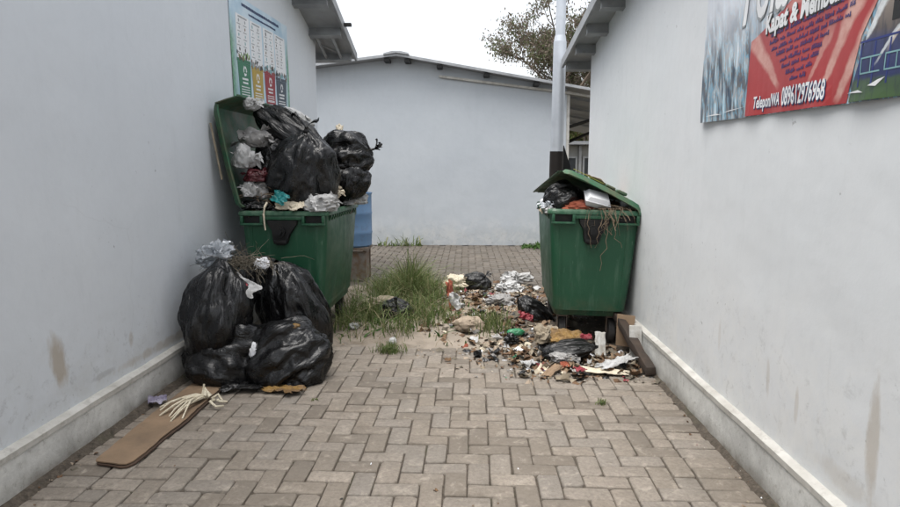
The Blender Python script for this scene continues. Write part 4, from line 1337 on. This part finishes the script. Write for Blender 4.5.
crumple('plastic_bag', (.36, 6.45, .07), (.15, .12, .06), 'greybag', 'greyish translucent bag in the middle of the litter', 'plastic bag', 68, amp=.5)
crumple('cloth_rag', (-.80, 6.15, .10), (.23, .12, .06), 'tancloth', 'dirty tan rag lying in the grass beside the left bin', 'rag', 69, amp=.5)
crumple('cloth_rag', (-.10, 7.35, .10), (.15, .1, .08), 'creamfilm', 'cream rag with an orange edge at the back of the litter', 'rag', 70, amp=.5)
rag('wrapper', (-.17, 6.28, .15), .12, .30, 'orangecloth', 'upright rust coloured wrapper at the right edge of the grass', 'wrapper', 71, rot=(75, 10, 60), h=.03, ragged=.4)
rag('wrapper', (-.11, 6.20, .10), .10, .20, 'whitebag', 'white film upright beside the rust coloured wrapper', 'wrapper', 72, rot=(65, -20, 40), h=.04, ragged=.5)
crumple('plastic_bottle', (.415, 5.2, .055), (.075, .035, .035), 'greenfilm', 'bright green crushed plastic bottle left of the right bin', 'bottle', 73, amp=.15, sub=3)
rag('wrapper', (.52, 5.5, .11), .13, .09, 'pinkfilm', 'pinkish red wrapper beside the left castor of the right bin', 'wrapper', 74, rot=(30, 20, 10), h=.035)
rag('wrapper', (.80, 4.28, .03), .12, .07, 'pinkfilm', 'red scrap in the foremost litter before the right bin', 'wrapper', 75, rot=(5, 10, 50), h=.02)
rag('wrapper', (1.06, 4.36, .05), .26, .10, 'whitebag', 'white torn film at the front of the litter before the right bin', 'plastic film', 76, rot=(8, -10, 25), h=.035, ragged=.5)
rag('carton', (.97, 4.27, .028), .30, .09, 'creamfilm', 'flattened beige carton strip in front of the right bin', 'carton', 77, rot=(3, 3, -6), h=.008, th=.004, ragged=.2)
rag('carton', (.60, 4.27, .03), .20, .06, 'cardboard', 'bent brown cardboard strip at the front left of the litter', 'carton', 78, rot=(5, -8, 55), h=.01, th=.004, ragged=.2)
rag('carton', (1.03, 4.74, .09),   .085, .19, 'dirtywhite', 'white carton standing upright under the right bin', 'carton', 79, rot=(66, 8, 10), h=.006, th=.006, ragged=.08)
rag('carton', (.78, 4.82, .12), .24, .14, 'ochre', 'yellowish brown packet under the front edge of the right bin', 'packet', 80, rot=(35, 5, -6), h=.02, th=.01)
rag('wrapper', (.92, 4.75, .14), .09, .05, 'pinkfilm', 'magenta scrap under the right bin', 'wrapper', 81, rot=(40, 0, 0), h=.02)
rag('wrapper', (.66, 4.60, .04), .14, .10, 'greenfilm', 'crumpled green film in the litter before the right bin', 'plastic film', 82, rot=(10, 0, 0), h=.03) .data.materials[0] = M['greenleaf']
rag('wrapper', (.45, 4.42, .03), .12, .07, 'whitebag', 'white scrap at the left tip of the litter carpet', 'wrapper', 83, rot=(0, 5, 30), h=.02)
crumple('plastic_bag', (.72, 4.50, .05), (.10, .07, .04), 'greybag', 'dull silver film ball in the litter before the right bin', 'plastic bag', 84, amp=.5)
crumple('cloth_rag', (.63, 4.95, .10), (.10, .08, .085), 'tancloth', 'dark dirty rag under the left front castor of the right bin', 'rag', 85, amp=.5)
crumple('plastic_bag', (-1.0, 5.42, .045), (.045, .035, .03), 'whitebag', 'small white scrap in the grass near the left bin', 'plastic bag', 86)
crumple('plastic_bag', (-.60, 4.98, .035), (.035, .03, .03), 'whitebag', 'white scrap above the lone grass tuft', 'scrap', 87, sub=3)

# leaning timber, cardboard and white board by the right wall
mb = MB()
L = []
for t in [i / 14 for i in range(15)]:
    c = Vector((1.205 + .065 * t, 5.15 - .93 * t, .30 - .255 * t))
    w = .036 + .012 * noise.noise(Vector((t * 6, 0, 0))); h = .03 + .012 * noise.noise(Vector((t * 7, 3, 0)))
    L.append([(c.x - w, c.y, c.z - h), (c.x + w, c.y, c.z - h * .8), (c.x + w * .8, c.y, c.z + h), (c.x - w * .9, c.y, c.z + h * .9)])
mb.loops(L); mb.build('timber', M['plank'], bevel=.004, label='dark rough timber leaning down to the paving beside the right bin', cat='timber')
mb = MB(); mb.box((-.006, -.07, 0), (.006, .07, .25)); mb.build('cardboard_piece', M['cardboard'], loc=(1.245, 4.86, .04), rot=(0, R(4), R(60)), bevel=.002, label='brown cardboard piece standing between the right bin and the wall', cat='cardboard')
mb = MB(); mb.box((-.012, -.045, 0), (.012, .045, .26)); mb.build('board', M['dirtywhite'], loc=(1.268, 4.60, .01), rot=(R(-3), R(3), R(75)), bevel=.003, label='small white board upright in the corner of the right wall', cat='board')


# ---------------------------------------------------------------- grass
def blades(name, pts, hmin, hmax, seed, label, mat='grass', kind='stuff', lean=.5, wd=.004, cat=None, group=None):
    rg = random.Random(seed); vs = []; fs = []
    for (x, y, z, k) in pts:
        h = rg.uniform(hmin, hmax) * k; a = rg.uniform(0, 6.28); ln = abs(rg.gauss(.35, .35)) * lean * h
        w = wd * rg.uniform(.6, 1.3); wa = rg.uniform(0, 6.28)
        cx, sx = math.cos(a), math.sin(a); wx, wy = math.cos(wa) * w, math.sin(wa) * w
        b0 = len(vs)
        for t, ww in ((0, 1), (.4, .9), (.75, .6)):
            px = x + cx * ln * t * t * 1.6; py = y + sx * ln * t * t * 1.6; pz = z + h * t * (1 - .25 * t * abs(ln) / max(h, .01))
            vs += [(px - wx * ww, py - wy * ww, pz), (px + wx * ww, py + wy * ww, pz)]
        vs.append((x + cx * ln * 1.6, y + sx * ln * 1.6, z + h * (1 - .35 * abs(ln) / max(h, .01) * 1.5)))
        fs += [(b0, b0 + 1, b0 + 3, b0 + 2), (b0 + 2, b0 + 3, b0 + 5, b0 + 4), (b0 + 4, b0 + 5, b0 + 6)]
    return link(name, mesh(name, vs, fs), M[mat], label=label, kind=kind, cat=cat, group=group)


rg = random.Random(31); pts = []
while len(pts) < 4300:
    x = rg.uniform(-1.35, .0); y = rg.uniform(5.1, 8.0)
    d = math.exp(-((x + .68) / .30) ** 2 - ((y - 6.9) / .65) ** 2) + .75 * math.exp(-((x + .90) / .25) ** 2 - ((y - 5.75) / .33) ** 2) + .35 * math.exp(-((x + .45) / .25) ** 2 - ((y - 5.7) / .35) ** 2)
    d *= max(0, .42 + 2.0 * noise.noise(Vector((x * 4.2, y * 4.2, 9))))
    if math.hypot((x + .66) / .17, (y - 5.75) / .28) < 1 or math.hypot((x + .84) / .24, (y - 6.05) / .22) < 1: d *= .12
    if rg.random() < d: pts.append((x, y, soilh(x, y) - .01, .5 + d * .75))
extra = []
for i in range(420):
    x = rg.gauss(-.70, .40); y = rg.gauss(6.2, .75)
    if 4.95 < y < 8.1 and -1.2 < x < .2: extra.append((x, y, soilh(x, y) - .005, 1))
blades('broad_leaf_weeds', extra, .02, .10, 39, 'low broad leaved weeds among the grass beside the left bin', 'greenleaf', lean=2.0, wd=.013)
blades('dead_grass', [(x + rg.gauss(0, .08), y + rg.gauss(0, .12), soilh(x, y) - .005, 1) for x, y, z, k in extra], .05, .24, 40, 'dead straw stems among the grass beside the left bin', 'deadgrass', lean=2.2, wd=.002)
blades('grass', pts, .12, .46, 32, 'rank unkempt grass growing from the soil beside the left bin', lean=1.25, wd=.0036)
pts = [(.20 + rg.gauss(0, .10), 5.55 + rg.gauss(0, .18), .0, 1) for i in range(520)]
blades('grass', [(x, y, soilh(x, y) - .01, k) for x, y, z, k in pts], .04, .16, 33, 'low grass growing through the litter left of the right bin')
pts = [(-.60 + rg.gauss(0, .045), 4.80 + rg.gauss(0, .04), -.004, 1) for i in range(230)]
blades('grass_tuft', pts, .035, .10, 34, 'lone green grass tuft growing between pavers in front of the soil', kind=None, lean=1.1, wd=.003, cat='grass tuft')
pts = [(1.0 - .17 + rg.gauss(0, .014), 3.72 + rg.gauss(0, .02), -.004, 1) for i in range(40)]
blades('grass_tuft', pts, .02, .05, 35, 'tiny weed in a paver joint in the middle right of the paving', kind=None, lean=1.2, wd=.003, cat='weed')
pts = [(-.95 + rg.gauss(0, .012), 3.73 + rg.gauss(0, .012), -.002, 1) for i in range(14)]
blades('grass_tuft', pts, .012, .025, 36, 'tiny bright weed in a joint right of the cream film', kind=None, lean=1.2, wd=.004, cat='weed')
pts = []
for i in range(300):
    x = rg.uniform(1.0, 2.2); pts.append((x, 11.55 + rg.gauss(0, .12), 0, .6 + .6 * abs(noise.noise(Vector((x * 4, 1, 1))))))
blades('creeping_plant', pts, .05, .16, 37, 'low green creeper along the foot of the back wall beside the right bin', 'greenleaf', kind='stuff', lean=2.0, wd=.022)
pts = [(x_, 11.75 + rg.gauss(0, .05), 0, .5 + .8 * rg.random()) for x_ in [rg.gauss(-1.3, .22) for _ in range(70)]]
blades('weed', pts, .05, .25, 38, 'sparse dry weeds at the foot of the back wall behind the blue drum', 'grass', kind='stuff', lean=1.4, wd=.012)


# ---------------------------------------------------------------- trees beyond the roofs
def tree(loc, h, crown, nl, leaf, seed, label, mat, base_r=.14, spread=1.0):
    rg = random.Random(seed)
    root = empty('tree', loc, label=label, cat='tree')
    tips = []; mb = MB()
    def grow(p, d, L_, r, lvl):
        pts = [p.copy()]; n = 5
        for i in range(n):
            d = (d + Vector((rg.gauss(0, .14), rg.gauss(0, .14), rg.gauss(.03, .08)))).normalized()
            p = p + d * L_ / n; pts.append(p.copy())
            if lvl >= 2: tips.append((p.copy(), lvl))
        mb.tube(pts, r, 7 if lvl == 0 else 4, r1=r * .55, cap=False)
        if lvl < 4:
            for k in range(rg.choice((3, 4)) if lvl else 6):
                t = rg.uniform(.45, 1) if lvl else rg.uniform(.55, 1)
                q = pts[min(n, int(t * n))]
                a = rg.uniform(0, 6.28); e_ = rg.uniform(.35, 1.1) * spread
                nd = (d * .8 + Vector((math.cos(a), math.sin(a), rg.uniform(-.15, .45))) * e_).normalized()
                grow(q, nd, L_ * rg.uniform(.5, .75), r * .5, lvl + 1)
    grow(Vector((0, 0, -.1)), Vector((0, 0, 1)), h * .62, base_r, 0)
    mb.build('trunk', M['bark'], root, smooth=True, auto=80)
    vs = []; fs = []
    for i in range(nl):
        p, l = rg.choice(tips)
        if noise.noise(p * 1.5 + Vector((seed, 0, 0))) < -.08: continue
        c = p + Vector((rg.gauss(0, .16), rg.gauss(0, .16), rg.gauss(0, .14)))
        E_ = Euler((rg.uniform(0, 6.28), rg.uniform(0, 6.28), rg.uniform(0, 6.28))).to_matrix()
        s = leaf * rg.uniform(.5, 1.4); b0 = len(vs)
        vs += [c + E_ @ Vector(v) * s for v in ((-1, 0, 0), (0, -.42, .1), (1, 0, 0), (0, .42, .1))]
        fs.append((b0, b0 + 1, b0 + 2, b0 + 3))
    link('crown', mesh('crown', vs, fs), M[mat], root)
    return root


tree((2.3, 21.5, 0), 7.6, 2.5, 46000, .06, 3, 'tall sparse tree with reddish brown leaves behind the back building', 'treeleaf', spread=1.45)
tree((4.4, 24.5, 0), 7.5, 2.5, 22000, .085, 8, 'greener tree partly hidden by the right building roof', 'treegreen', spread=1.1)
tree((4.7, 29.6, 0), 4.4, 2.0, 30000, .09, 12, 'low bushy green tree beyond the weathered shed', 'treegreen', spread=1.2)


# ---------------------------------------------------------------- printed sheets on the walls
def flat(c, rough=.5, spec=.4, name=None):
    return simple(name or 'print_ink', c, rough, tuple(x * .9 for x in c), 5, spec=spec, bmp=0)


def text_mesh(body, size, mat, parent, x, y, z, name='lettering', shear=0, sx=1, extr=.0004, align='LEFT', bold=.0):
    cu = bpy.data.curves.new(name, 'FONT'); cu.body = body; cu.size = size; cu.extrude = extr; cu.shear = shear; cu.align_x = align; cu.offset = bold
    cu.resolution_u = 3
    t = bpy.data.objects.new('t', cu); COL.objects.link(t)
    bpy.context.view_layer.update()
    dg = bpy.context.evaluated_depsgraph_get()
    me = bpy.data.meshes.new_from_object(t.evaluated_get(dg))
    bpy.data.objects.remove(t)
    me.materials.clear()
    o = link(name, me, mat, parent); o.location = (x, y, z); o.scale = (sx, 1, 1)
    return o


def quad(mb, p, z, mi=0, th=.0006):
    n = len(p)
    mb.loops([[(x, y, z - th) for x, y in p], [(x, y, z) for x, y in p]], mi=mi)


def wavy_sheet(name, w, h, mats, parent, amp=.006, seed=0, fold=0):
    nx, ny = 48, 28; vs = []; fs = []
    def wz(x, y): return 0.0
    top = [(w * i / nx, h * j / ny) for j in range(ny + 1) for i in range(nx + 1)]
    for z in (0, -.002):
        vs += [(x, y, z) for x, y in top]
    n = len(top); Wd = nx + 1
    for j in range(ny):
        for i in range(nx):
            a = j * Wd + i; fs.append((a, a + 1, a + Wd + 1, a + Wd)); fs.append((a + n + Wd, a + n + Wd + 1, a + n + 1, a + n))
    for i in range(nx):
        fs.append((i + 1, i, i + n, i + 1 + n)); a = ny * Wd + i; fs.append((a, a + 1, a + 1 + n, a + n))
    for j in range(ny):
        a = j * Wd; fs.append((a, a + Wd, a + Wd + n, a + n)); a = j * Wd + nx; fs.append((a + Wd, a, a + n, a + Wd + n))
    return link(name, mesh(name, vs, fs), mats, parent)


def ripple(root, fn, w, h, nx=48, ny=28):
    """bend every printed layer of a sheet by the same slack waves, cutting each layer along the sheet's own grid first"""
    for o in root.children:
        me = o.data
        me.transform(o.matrix_basis); o.matrix_basis = Matrix.Identity(4)
        if o.name.split('.')[0] != 'sheet' and len(me.vertices):
            bm = bmesh.new(); bm.from_mesh(me)
            xs = [v.co.x for v in bm.verts]; ys = [v.co.y for v in bm.verts]
            for n_, lo, hi, st, nv in ((nx, min(xs), max(xs), w / nx, (1, 0, 0)), (ny, min(ys), max(ys), h / ny, (0, 1, 0))):
                for k in range(1, n_):
                    c = k * st
                    if lo < c < hi:
                        bmesh.ops.bisect_plane(bm, geom=bm.verts[:] + bm.edges[:] + bm.faces[:], plane_co=(c * nv[0], c * nv[1], 0), plane_no=nv, dist=1e-5)
            bmesh.ops.triangulate(bm, faces=[f for f in bm.faces if len(f.verts) > 4])
            bm.to_mesh(me); bm.free()
        for v in me.vertices:
            v.co.z += fn(v.co.x, v.co.y)
        me.update()


INK = {k: flat(c, name='ink_' + k) for k, c in dict(white=(.78, .79, .8), pale=(.55, .66, .74), green=(.03, .17, .09), dgreen=(.02, .10, .05), yellow=(.42, .29, .05), red=(.28, .02, .03), slate=(.055, .075, .10),
       navy=(.02, .04, .12), black=(.02, .02, .02), bred=(.42, .035, .04), blue=(.035, .05, .19), pink=(.60, .30, .26), grey=(.3, .32, .33), cyan=(.22, .40, .42), lime=(.18, .32, .08), brown=(.22, .15, .10), grass=(.06, .12, .03)).items()}

def rays(nt, tc, col, rl):
    """soft blurred beams printed across the banner"""
    sp = N(nt, 'ShaderNodeSeparateXYZ'); nt.links.new(tc, sp.inputs[0])
    wob = math_n(nt, 'MULTIPLY', math_n(nt, 'SUBTRACT', noise_n(nt, tc, 12, 4), .5), .04)
    for (x0, y0, x1, y1, w0, w1, c, k) in rl:
        L_ = math.hypot(x1 - x0, y1 - y0); dx, dy = (x1 - x0) / L_, (y1 - y0) / L_
        px = math_n(nt, 'SUBTRACT', sp.outputs[0], x0); py = math_n(nt, 'SUBTRACT', sp.outputs[1], y0)
        t = math_n(nt, 'ADD', math_n(nt, 'MULTIPLY', px, dx), math_n(nt, 'MULTIPLY', py, dy))
        d = math_n(nt, 'ABSOLUTE', math_n(nt, 'ADD', math_n(nt, 'SUBTRACT', math_n(nt, 'MULTIPLY', px, dy), math_n(nt, 'MULTIPLY', py, dx)), wob))
        w = mapr(nt, t, 0, L_, w0, w1)
        m_ = mapr(nt, math_n(nt, 'DIVIDE', d, w), .55, 1.1, 1, 0)
        m_ = math_n(nt, 'MULTIPLY', m_, math_n(nt, 'MULTIPLY', mapr(nt, t, -.02, .03), mapr(nt, t, L_ - .04, L_ + .03, 1, 0)))
        m_ = math_n(nt, 'MULTIPLY', m_, mapr(nt, noise_n(nt, tc, 14, 5, .7), .3, .6, .55, 1))
        col = mix(nt, math_n(nt, 'MULTIPLY', m_, k), col, c)
    return col


# waste sorting poster, left wall
po = empty('poster', (-2.012, 5.45, 2.02), label='waste sorting poster with green, yellow, red and grey bins on the left wall', cat='poster')
po.matrix_world = Matrix(((0, 0, 1, -1.9885), (1, 0, 0, 5.455), (0, 1, 0, 2.02), (0, 0, 0, 1))) @ Matrix.Rotation(R(2.6), 4, 'Z')
m, nt, b = newmat('poster_sky_print')
tc = N(nt, 'ShaderNodeTexCoord').outputs['Object']
col = mix(nt, mapr(nt, noise_n(nt, tc, 3, 4), .4, .6), (.40, .56, .68), (.58, .70, .78))
sp_ = N(nt, 'ShaderNodeSeparateXYZ'); nt.links.new(tc, sp_.inputs[0])
edge = math_n(nt, 'ADD', mapr(nt, sp_.outputs[0], .0, .16, 1, 0), mapr(nt, sp_.outputs[0], 1.6, 1.72, 0, 1))
low = mapr(nt, sp_.outputs[1], .5, .75, 1, 0)
gr = mix(nt, mapr(nt, noise_n(nt, tc, 22, 5, .7), .4, .6), (.03, .15, .07), (.15, .38, .2))
col = mix(nt, math_n(nt, 'MULTIPLY', math_n(nt, 'MINIMUM', edge, 1.0), low), col, gr)
nt.links.new(col, b.inputs['Base Color']); b.inputs['Roughness'].default_value = .4
PW, PH = 1.73, .885
wavy_sheet('sheet', PW, PH, m, po)
cols_ = [(.13, .47, 'green'), (.50, .83, 'yellow'), (.87, 1.21, 'red'), (1.24, 1.62, 'slate')]
rg = random.Random(77)
mb = MB()
for (a, c, k) in cols_: quad(mb, [(a, .34), (c, .34), (c, .73), (a, .73)], .0016)
mb.build('column_panel', INK['white'], po)
def word_row(mb, x0, x1, y, h, z, rg, gap=.35):
    x = x0
    while x < x1:
        w = rg.uniform(.6, 2.2) * h
        quad(mb, [(x, y), (min(x + w, x1), y), (min(x + w, x1), y + h * rg.uniform(.7, 1.1)), (x, y + h)], z)
        x += w + gap * h
mb = MB()
word_row(mb, .30, 1.42, .815, .026, .0016, rg, .25); word_row(mb, .48, 1.3, .765, .018, .0016, rg, .3)
mb.build('heading', INK['navy'], po, kind='stuff')
for ci, (a, c, k) in enumerate(cols_):
    mb = MB()      # wheelie-bin drawing
    bt = (.36, .33, .33, .30)[ci]
    x0, x1 = a - .005, c - .01
    quad(mb, [(x0 + .02, .0 + .012), (x1 - .02, .012), (x1, bt - .03), (x0, bt - .03)], .0024)
    quad(mb, [(x0 - .012, bt - .028), (x1 + .012, bt - .028), (x1 + .008, bt), (x0 - .008, bt)], .0024)
    o = mb.build('bin_drawing', INK[k], po)
    mb = MB(); cx, cy, rr_ = (a + c) / 2, bt - .10, .042
    for q in range(3):
        t0 = math.pi / 2 + q * 2 * math.pi / 3
        def P_(an, r_): return (cx + r_ * math.cos(an), cy + r_ * math.sin(an))
        arc = [t0 - .12 - k_ * .34 for k_ in range(5)]
        for u_, v_ in zip(arc[:-1], arc[1:]):
            quad(mb, [P_(u_, rr_ * .62), P_(u_, rr_ * 1.05), P_(v_, rr_ * 1.05), P_(v_, rr_ * .62)], .0032)
        quad(mb, [P_(arc[-1], rr_ * .42), P_(arc[-1] - .48, rr_ * .85), P_(arc[-1], rr_ * 1.3)], .0032)
    mb.build('recycling_symbol', INK['white'], po)
    mb = MB(); word_row(mb, x0 + .09, x1 - .09, bt - .18, .018, .0032, rg, .2); word_row(mb, x0 + .10, x1 - .10, bt - .212, .016, .0032, rg, .2)
    for q in range(4): word_row(mb, x0 + .06, x1 - .06, bt - .245 - q * .022 if bt - .245 - q * .022 > .03 else .03, .009, .0032, rg, .3)
    mb.build('small_print', INK['white'], po, kind='stuff')
    # little pictures of rubbish over each bin, dots and captions in the column
    mbs = {n_: MB() for n_ in ('brown', 'black', 'grey', 'cyan', 'lime')}
    for q in range(26):
        x = rg.uniform(x0, x1); y = bt + rg.uniform(-.006, .05); s = rg.uniform(.010, .026)
        n_ = rg.choice(('brown', 'black', 'lime', 'lime') if ci == 0 else ('brown', 'black', 'grey', 'cyan'))
        quad(mbs[n_], [(x + s * math.cos(t) * rg.uniform(.6, 1), y + s * math.sin(t) * rg.uniform(.7, 1.4)) for t in (0, 1.1, 2.2, 3.3, 4.4, 5.4)], .0028 + q * .00004)
    for q in range(5):
        for h_ in range(2):
            x = a + .07 + h_ * .16 + rg.uniform(-.015, .015); y = .68 - q * .06; s = rg.uniform(.010, .02)
            quad(mbs[rg.choice(('grey', 'black', 'cyan', 'brown'))], [(x + s * math.cos(t) * rg.uniform(.6, 1), y + s * math.sin(t) * rg.uniform(.7, 1.2)) for t in (0, 1.1, 2.2, 3.3, 4.4, 5.4)], .0024 + (q * 2 + h_) * .00003)
            word_row(mbs['grey'], x - .045, x + .04, y - .034, .007, .0024, rg, .3)
    word_row(mbs['grey'], a + .06, c - .06, .705, .014, .0024, rg, .3)
    for n_, q in mbs.items():
        if q.v: q.build('rubbish_picture', INK[n_], po, kind='stuff')
ripple(po, lambda x, y: .002 * math.sin(x * 7) + .0015 * math.sin(y * 9 + x * 3), PW, PH)

# large banner, right wall
ba = empty('banner', (1.345, 3.72, 1.68), label='red and blue shop banner with a phone number, tied to the right wall', cat='banner')
ba.matrix_world = Matrix(((0, 0, -1, 1.333), (-1, 0, 0, 3.69), (0, 1, 0, 1.682), (0, 0, 0, 1))) @ Matrix.Rotation(R(-1.45), 4, 'Z')
BW, BH = 2.5, 1.05
m, nt, b = newmat('banner_collage_print')
tc = N(nt, 'ShaderNodeTexCoord').outputs['Object']
mp = N(nt, 'ShaderNodeMapping'); mp.inputs['Rotation'].default_value = (0, 0, R(-8)); nt.links.new(tc, mp.inputs[0])
f1 = noise_n(nt, mp.outputs[0], 1, 5, .6, .6, vec=(26, 6, 1))
cr = N(nt, 'ShaderNodeValToRGB'); e = cr.color_ramp.elements
e[0].position = .30; e[0].color = (.015, .02, .03, 1); e[1].position = .72; e[1].color = (.75, .8, .85, 1)
for p_, c_ in ((.40, (.05, .10, .16)), (.46, (.16, .13, .11)), (.52, (.16, .36, .50)), (.57, (.42, .36, .33)), (.62, (.35, .60, .72))):
    q = e.new(p_); q.color = (*c_, 1)
nt.links.new(f1, cr.inputs[0])
sp_ = N(nt, 'ShaderNodeSeparateXYZ'); nt.links.new(tc, sp_.inputs[0])
lite = math_n(nt, 'ADD', mapr(nt, sp_.outputs[1], .16, .62), math_n(nt, 'MULTIPLY', math_n(nt, 'SUBTRACT', noise_n(nt, tc, 5, 4), .5), .9))
col = mix(nt, math_n(nt, 'MULTIPLY', mapr(nt, lite, .2, .95), .88), cr.outputs[0], (.66, .69, .74))
nt.links.new(col, b.inputs['Base Color']); b.inputs['Roughness'].default_value = .38
wavy_sheet('sheet', BW, BH, m, ba)
# red shield in the middle, photo of a house at the right
mb = MB(); 
quad(mb, [(.585, .003), (1.395, .003), (1.46, .22), (1.63, .50), (1.66, .72), (1.30, .62), (1.0, .47), (.80, .40), (.585, .345)], .0022)
for f in []: pass
m3, nt, b = newmat('banner_red_print')
tc = N(nt, 'ShaderNodeTexCoord').outputs['Object']
col = mix(nt, mapr(nt, noise_n(nt, tc, 4, 5), .3, .7), (.33, .028, .03), (.44, .05, .05))
PK = (.66, .40, .34)
col = rays(nt, tc, col, [(.88, .12, .60, .36, .018, .055, PK, .8), (1.22, .06, 1.52, .50, .014, .06, PK, .9), (1.13, .10, 1.28, .30, .010, .03, PK, .6), (1.33, .02, 1.66, .44, .018, .07, PK, .9), (.90, .42, 1.5, .56, .02, .04, PK, .4)])
nt.links.new(col, b.inputs['Base Color']); b.inputs['Roughness'].default_value = .38
mb.build('red_panel', m3, ba)
mb = MB(); quad(mb, [(1.41, .004), (2.49, .004), (2.49, 1.03), (1.85, 1.03), (1.66, .55), (1.49, .22)], .0026)
m2, nt, b = newmat('banner_house_photo_print')
tc = N(nt, 'ShaderNodeTexCoord').outputs['Object']; sp_ = N(nt, 'ShaderNodeSeparateXYZ'); nt.links.new(tc, sp_.inputs[0])
yy = math_n(nt, 'ADD', sp_.outputs[1], math_n(nt, 'MULTIPLY', noise_n(nt, tc, 9, 3), .05))
cr = N(nt, 'ShaderNodeValToRGB'); cr.color_ramp.interpolation = 'LINEAR'; e = cr.color_ramp.elements
e[0].position = .03; e[0].color = (.07, .13, .05, 1); e[1].position = 1; e[1].color = (.28, .58, .72, 1)
for p_, c_ in ((.09, (.06, .10, .06)), (.10, (.03, .04, .12)), (.22, (.05, .06, .14)), (.25, (.13, .11, .10)), (.38, (.30, .25, .21)), (.42, (.12, .22, .26)), (.45, (.30, .56, .68))):
    q = e.new(p_); q.color = (*c_, 1)
nt.links.new(yy, cr.inputs[0])
col = mix(nt, mapr(nt, noise_n(nt, tc, 1, 4, .6, .4, vec=(40, 8, 1)), .50, .66, 0, .6), cr.outputs[0], (.03, .035, .06))
WH = (.72, .76, .78)
col = rays(nt, tc, col, [(1.46, .18, 1.80, .66, .012, .05, WH, .95), (1.60, .16, 1.92, .54, .008, .035, (.62, .55, .48), .9), (1.54, .12, 1.70, .28, .006, .012, WH, .8), (1.70, .12, 1.80, .24, .006, .012, WH, .7)])
nt.links.new(col, b.inputs['Base Color']); b.inputs['Roughness'].default_value = .38
mb.build('house_photo', m2, ba)
mb = MB(); rgb = random.Random(3)
for i in range(9):
    x = 1.46 + i * .07; quad(mb, [(x, .05), (x + .007, .05), (x + .007 + .004, .19), (x + .004, .19)], .0032)
quad(mb, [(1.46, .192), (2.1, .20), (2.1, .207), (1.46, .199)], .0034)
mb.build('blue_railings', INK['blue'], ba)
mb = MB()
for i in range(5):
    x = 1.47 + i * .12
    for q in ([(x, .09), (x + .1, .09), (x + .1, .095), (x, .095)], [(x, .14), (x + .1, .14), (x + .1, .145), (x, .145)], [(x, .09), (x + .004, .09), (x + .004, .145), (x, .145)], [(x + .05, .09), (x + .054, .09), (x + .054, .145), (x + .05, .145)]):
        quad(mb, q, .0038)
mb.build('pale_frames', INK['cyan'], ba)
for x in (1.60, 1.93):
    mb = MB(); quad(mb, [(x, .24), (x + .085, .24), (x + .085, .37), (x, .37)], .0034); mb.build('window_picture', INK['black'], ba)
for p in ([(1.52, .05), (1.56, .045), (1.60, .07), (1.57, .065)], [(1.72, .05), (1.76, .04), (1.80, .06), (1.76, .06)], [(1.40, .035), (1.50, .03), (1.47, .04)], [(.30, .035), (.58, .05), (.40, .045)], [(.10, .03), (.30, .03), (.22, .038)]):
    mb = MB(); quad(mb, p, .0042); mb.build('bright_streak', INK['white'], ba)
mb = MB(); quad(mb, [(1.30, .64), (1.66, .74), (1.70, .95), (1.28, .90)], .003); mb.build('blue_swash', INK['blue'], ba)
t = text_mesh('Pola', .42, INK['white'], ba, .47, .44, .004, shear=.25, sx=.62, bold=.006); t.name = 'lettering'; t.rotation_euler = (0, 0, R(1))
t2 = text_mesh('Pola', .42, INK['grey'], ba, .463, .434, .0034, shear=.25, sx=.62, bold=.008)
text_mesh('Kapat & Membeli', .105, INK['white'], ba, .73, .355, .0044, shear=.1, sx=.80, bold=.004).rotation_euler = (0, 0, R(1.5))
text_mesh('Kapat & Membeli', .105, INK['black'], ba, .737, .349, .0040, shear=.1, sx=.80, bold=.006).rotation_euler = (0, 0, R(1.5))
text_mesh('Telepon/WA', .074, INK['white'], ba, .665, .035, .0044, sx=.62, bold=.0016)
text_mesh('089612976968', .105, INK['white'], ba, .93, .03, .0044, sx=.52, bold=.002)
text_mesh('Telepon/WA', .074, INK['navy'], ba, .669, .031, .0040, sx=.62, bold=.003)
text_mesh('089612976968', .105, INK['navy'], ba, .935, .026, .0040, sx=.52, bold=.004)
mb = MB(); rgb = random.Random(14)
for q in range(8):      # lines too blurred to read: small uneven strokes set in words
    y = .345 - q * .031; w = (.60, .62, .58, .40, .32, .28, .20, .12)[q] / 2; cx = 1.02 + (.07 if q < 3 else .03)
    x = cx - w
    while x < cx + w:
        for c_ in range(rgb.randint(3, 9)):
            a_ = rgb.uniform(.007, .011); h_ = rgb.choice((.011, .011, .017, .019)); y0 = y + .05 * (x - cx) - rgb.choice((0, 0, .003))
            quad(mb, [(x, y0), (x + a_ * .5, y0), (x + a_ * .8, y0 + h_), (x + a_ * .3, y0 + h_)], .0040); quad(mb, [(x + a_ * .2, y0 + .004), (x + a_, y0 + .004), (x + a_, y0 + .007), (x + a_ * .2, y0 + .007)], .0041)
            x += a_ + .002
            if x > cx + w: break
        x += .012
mb.build('small_print', INK['blue'], ba, kind='stuff')
BWV = lambda x, y: .004 + .003 * math.sin(x * 5 + 1) + .003 * math.sin(x * 13 + y * 8) + .004 * math.exp(-((y) / .05) ** 2) * math.sin(x * 22)
bpy.context.view_layer.update()
for o in list(ba.children):
    if o.name.startswith('lettering'):     # apply small rotation before bending
        pass
ripple(ba, BWV, BW, BH)
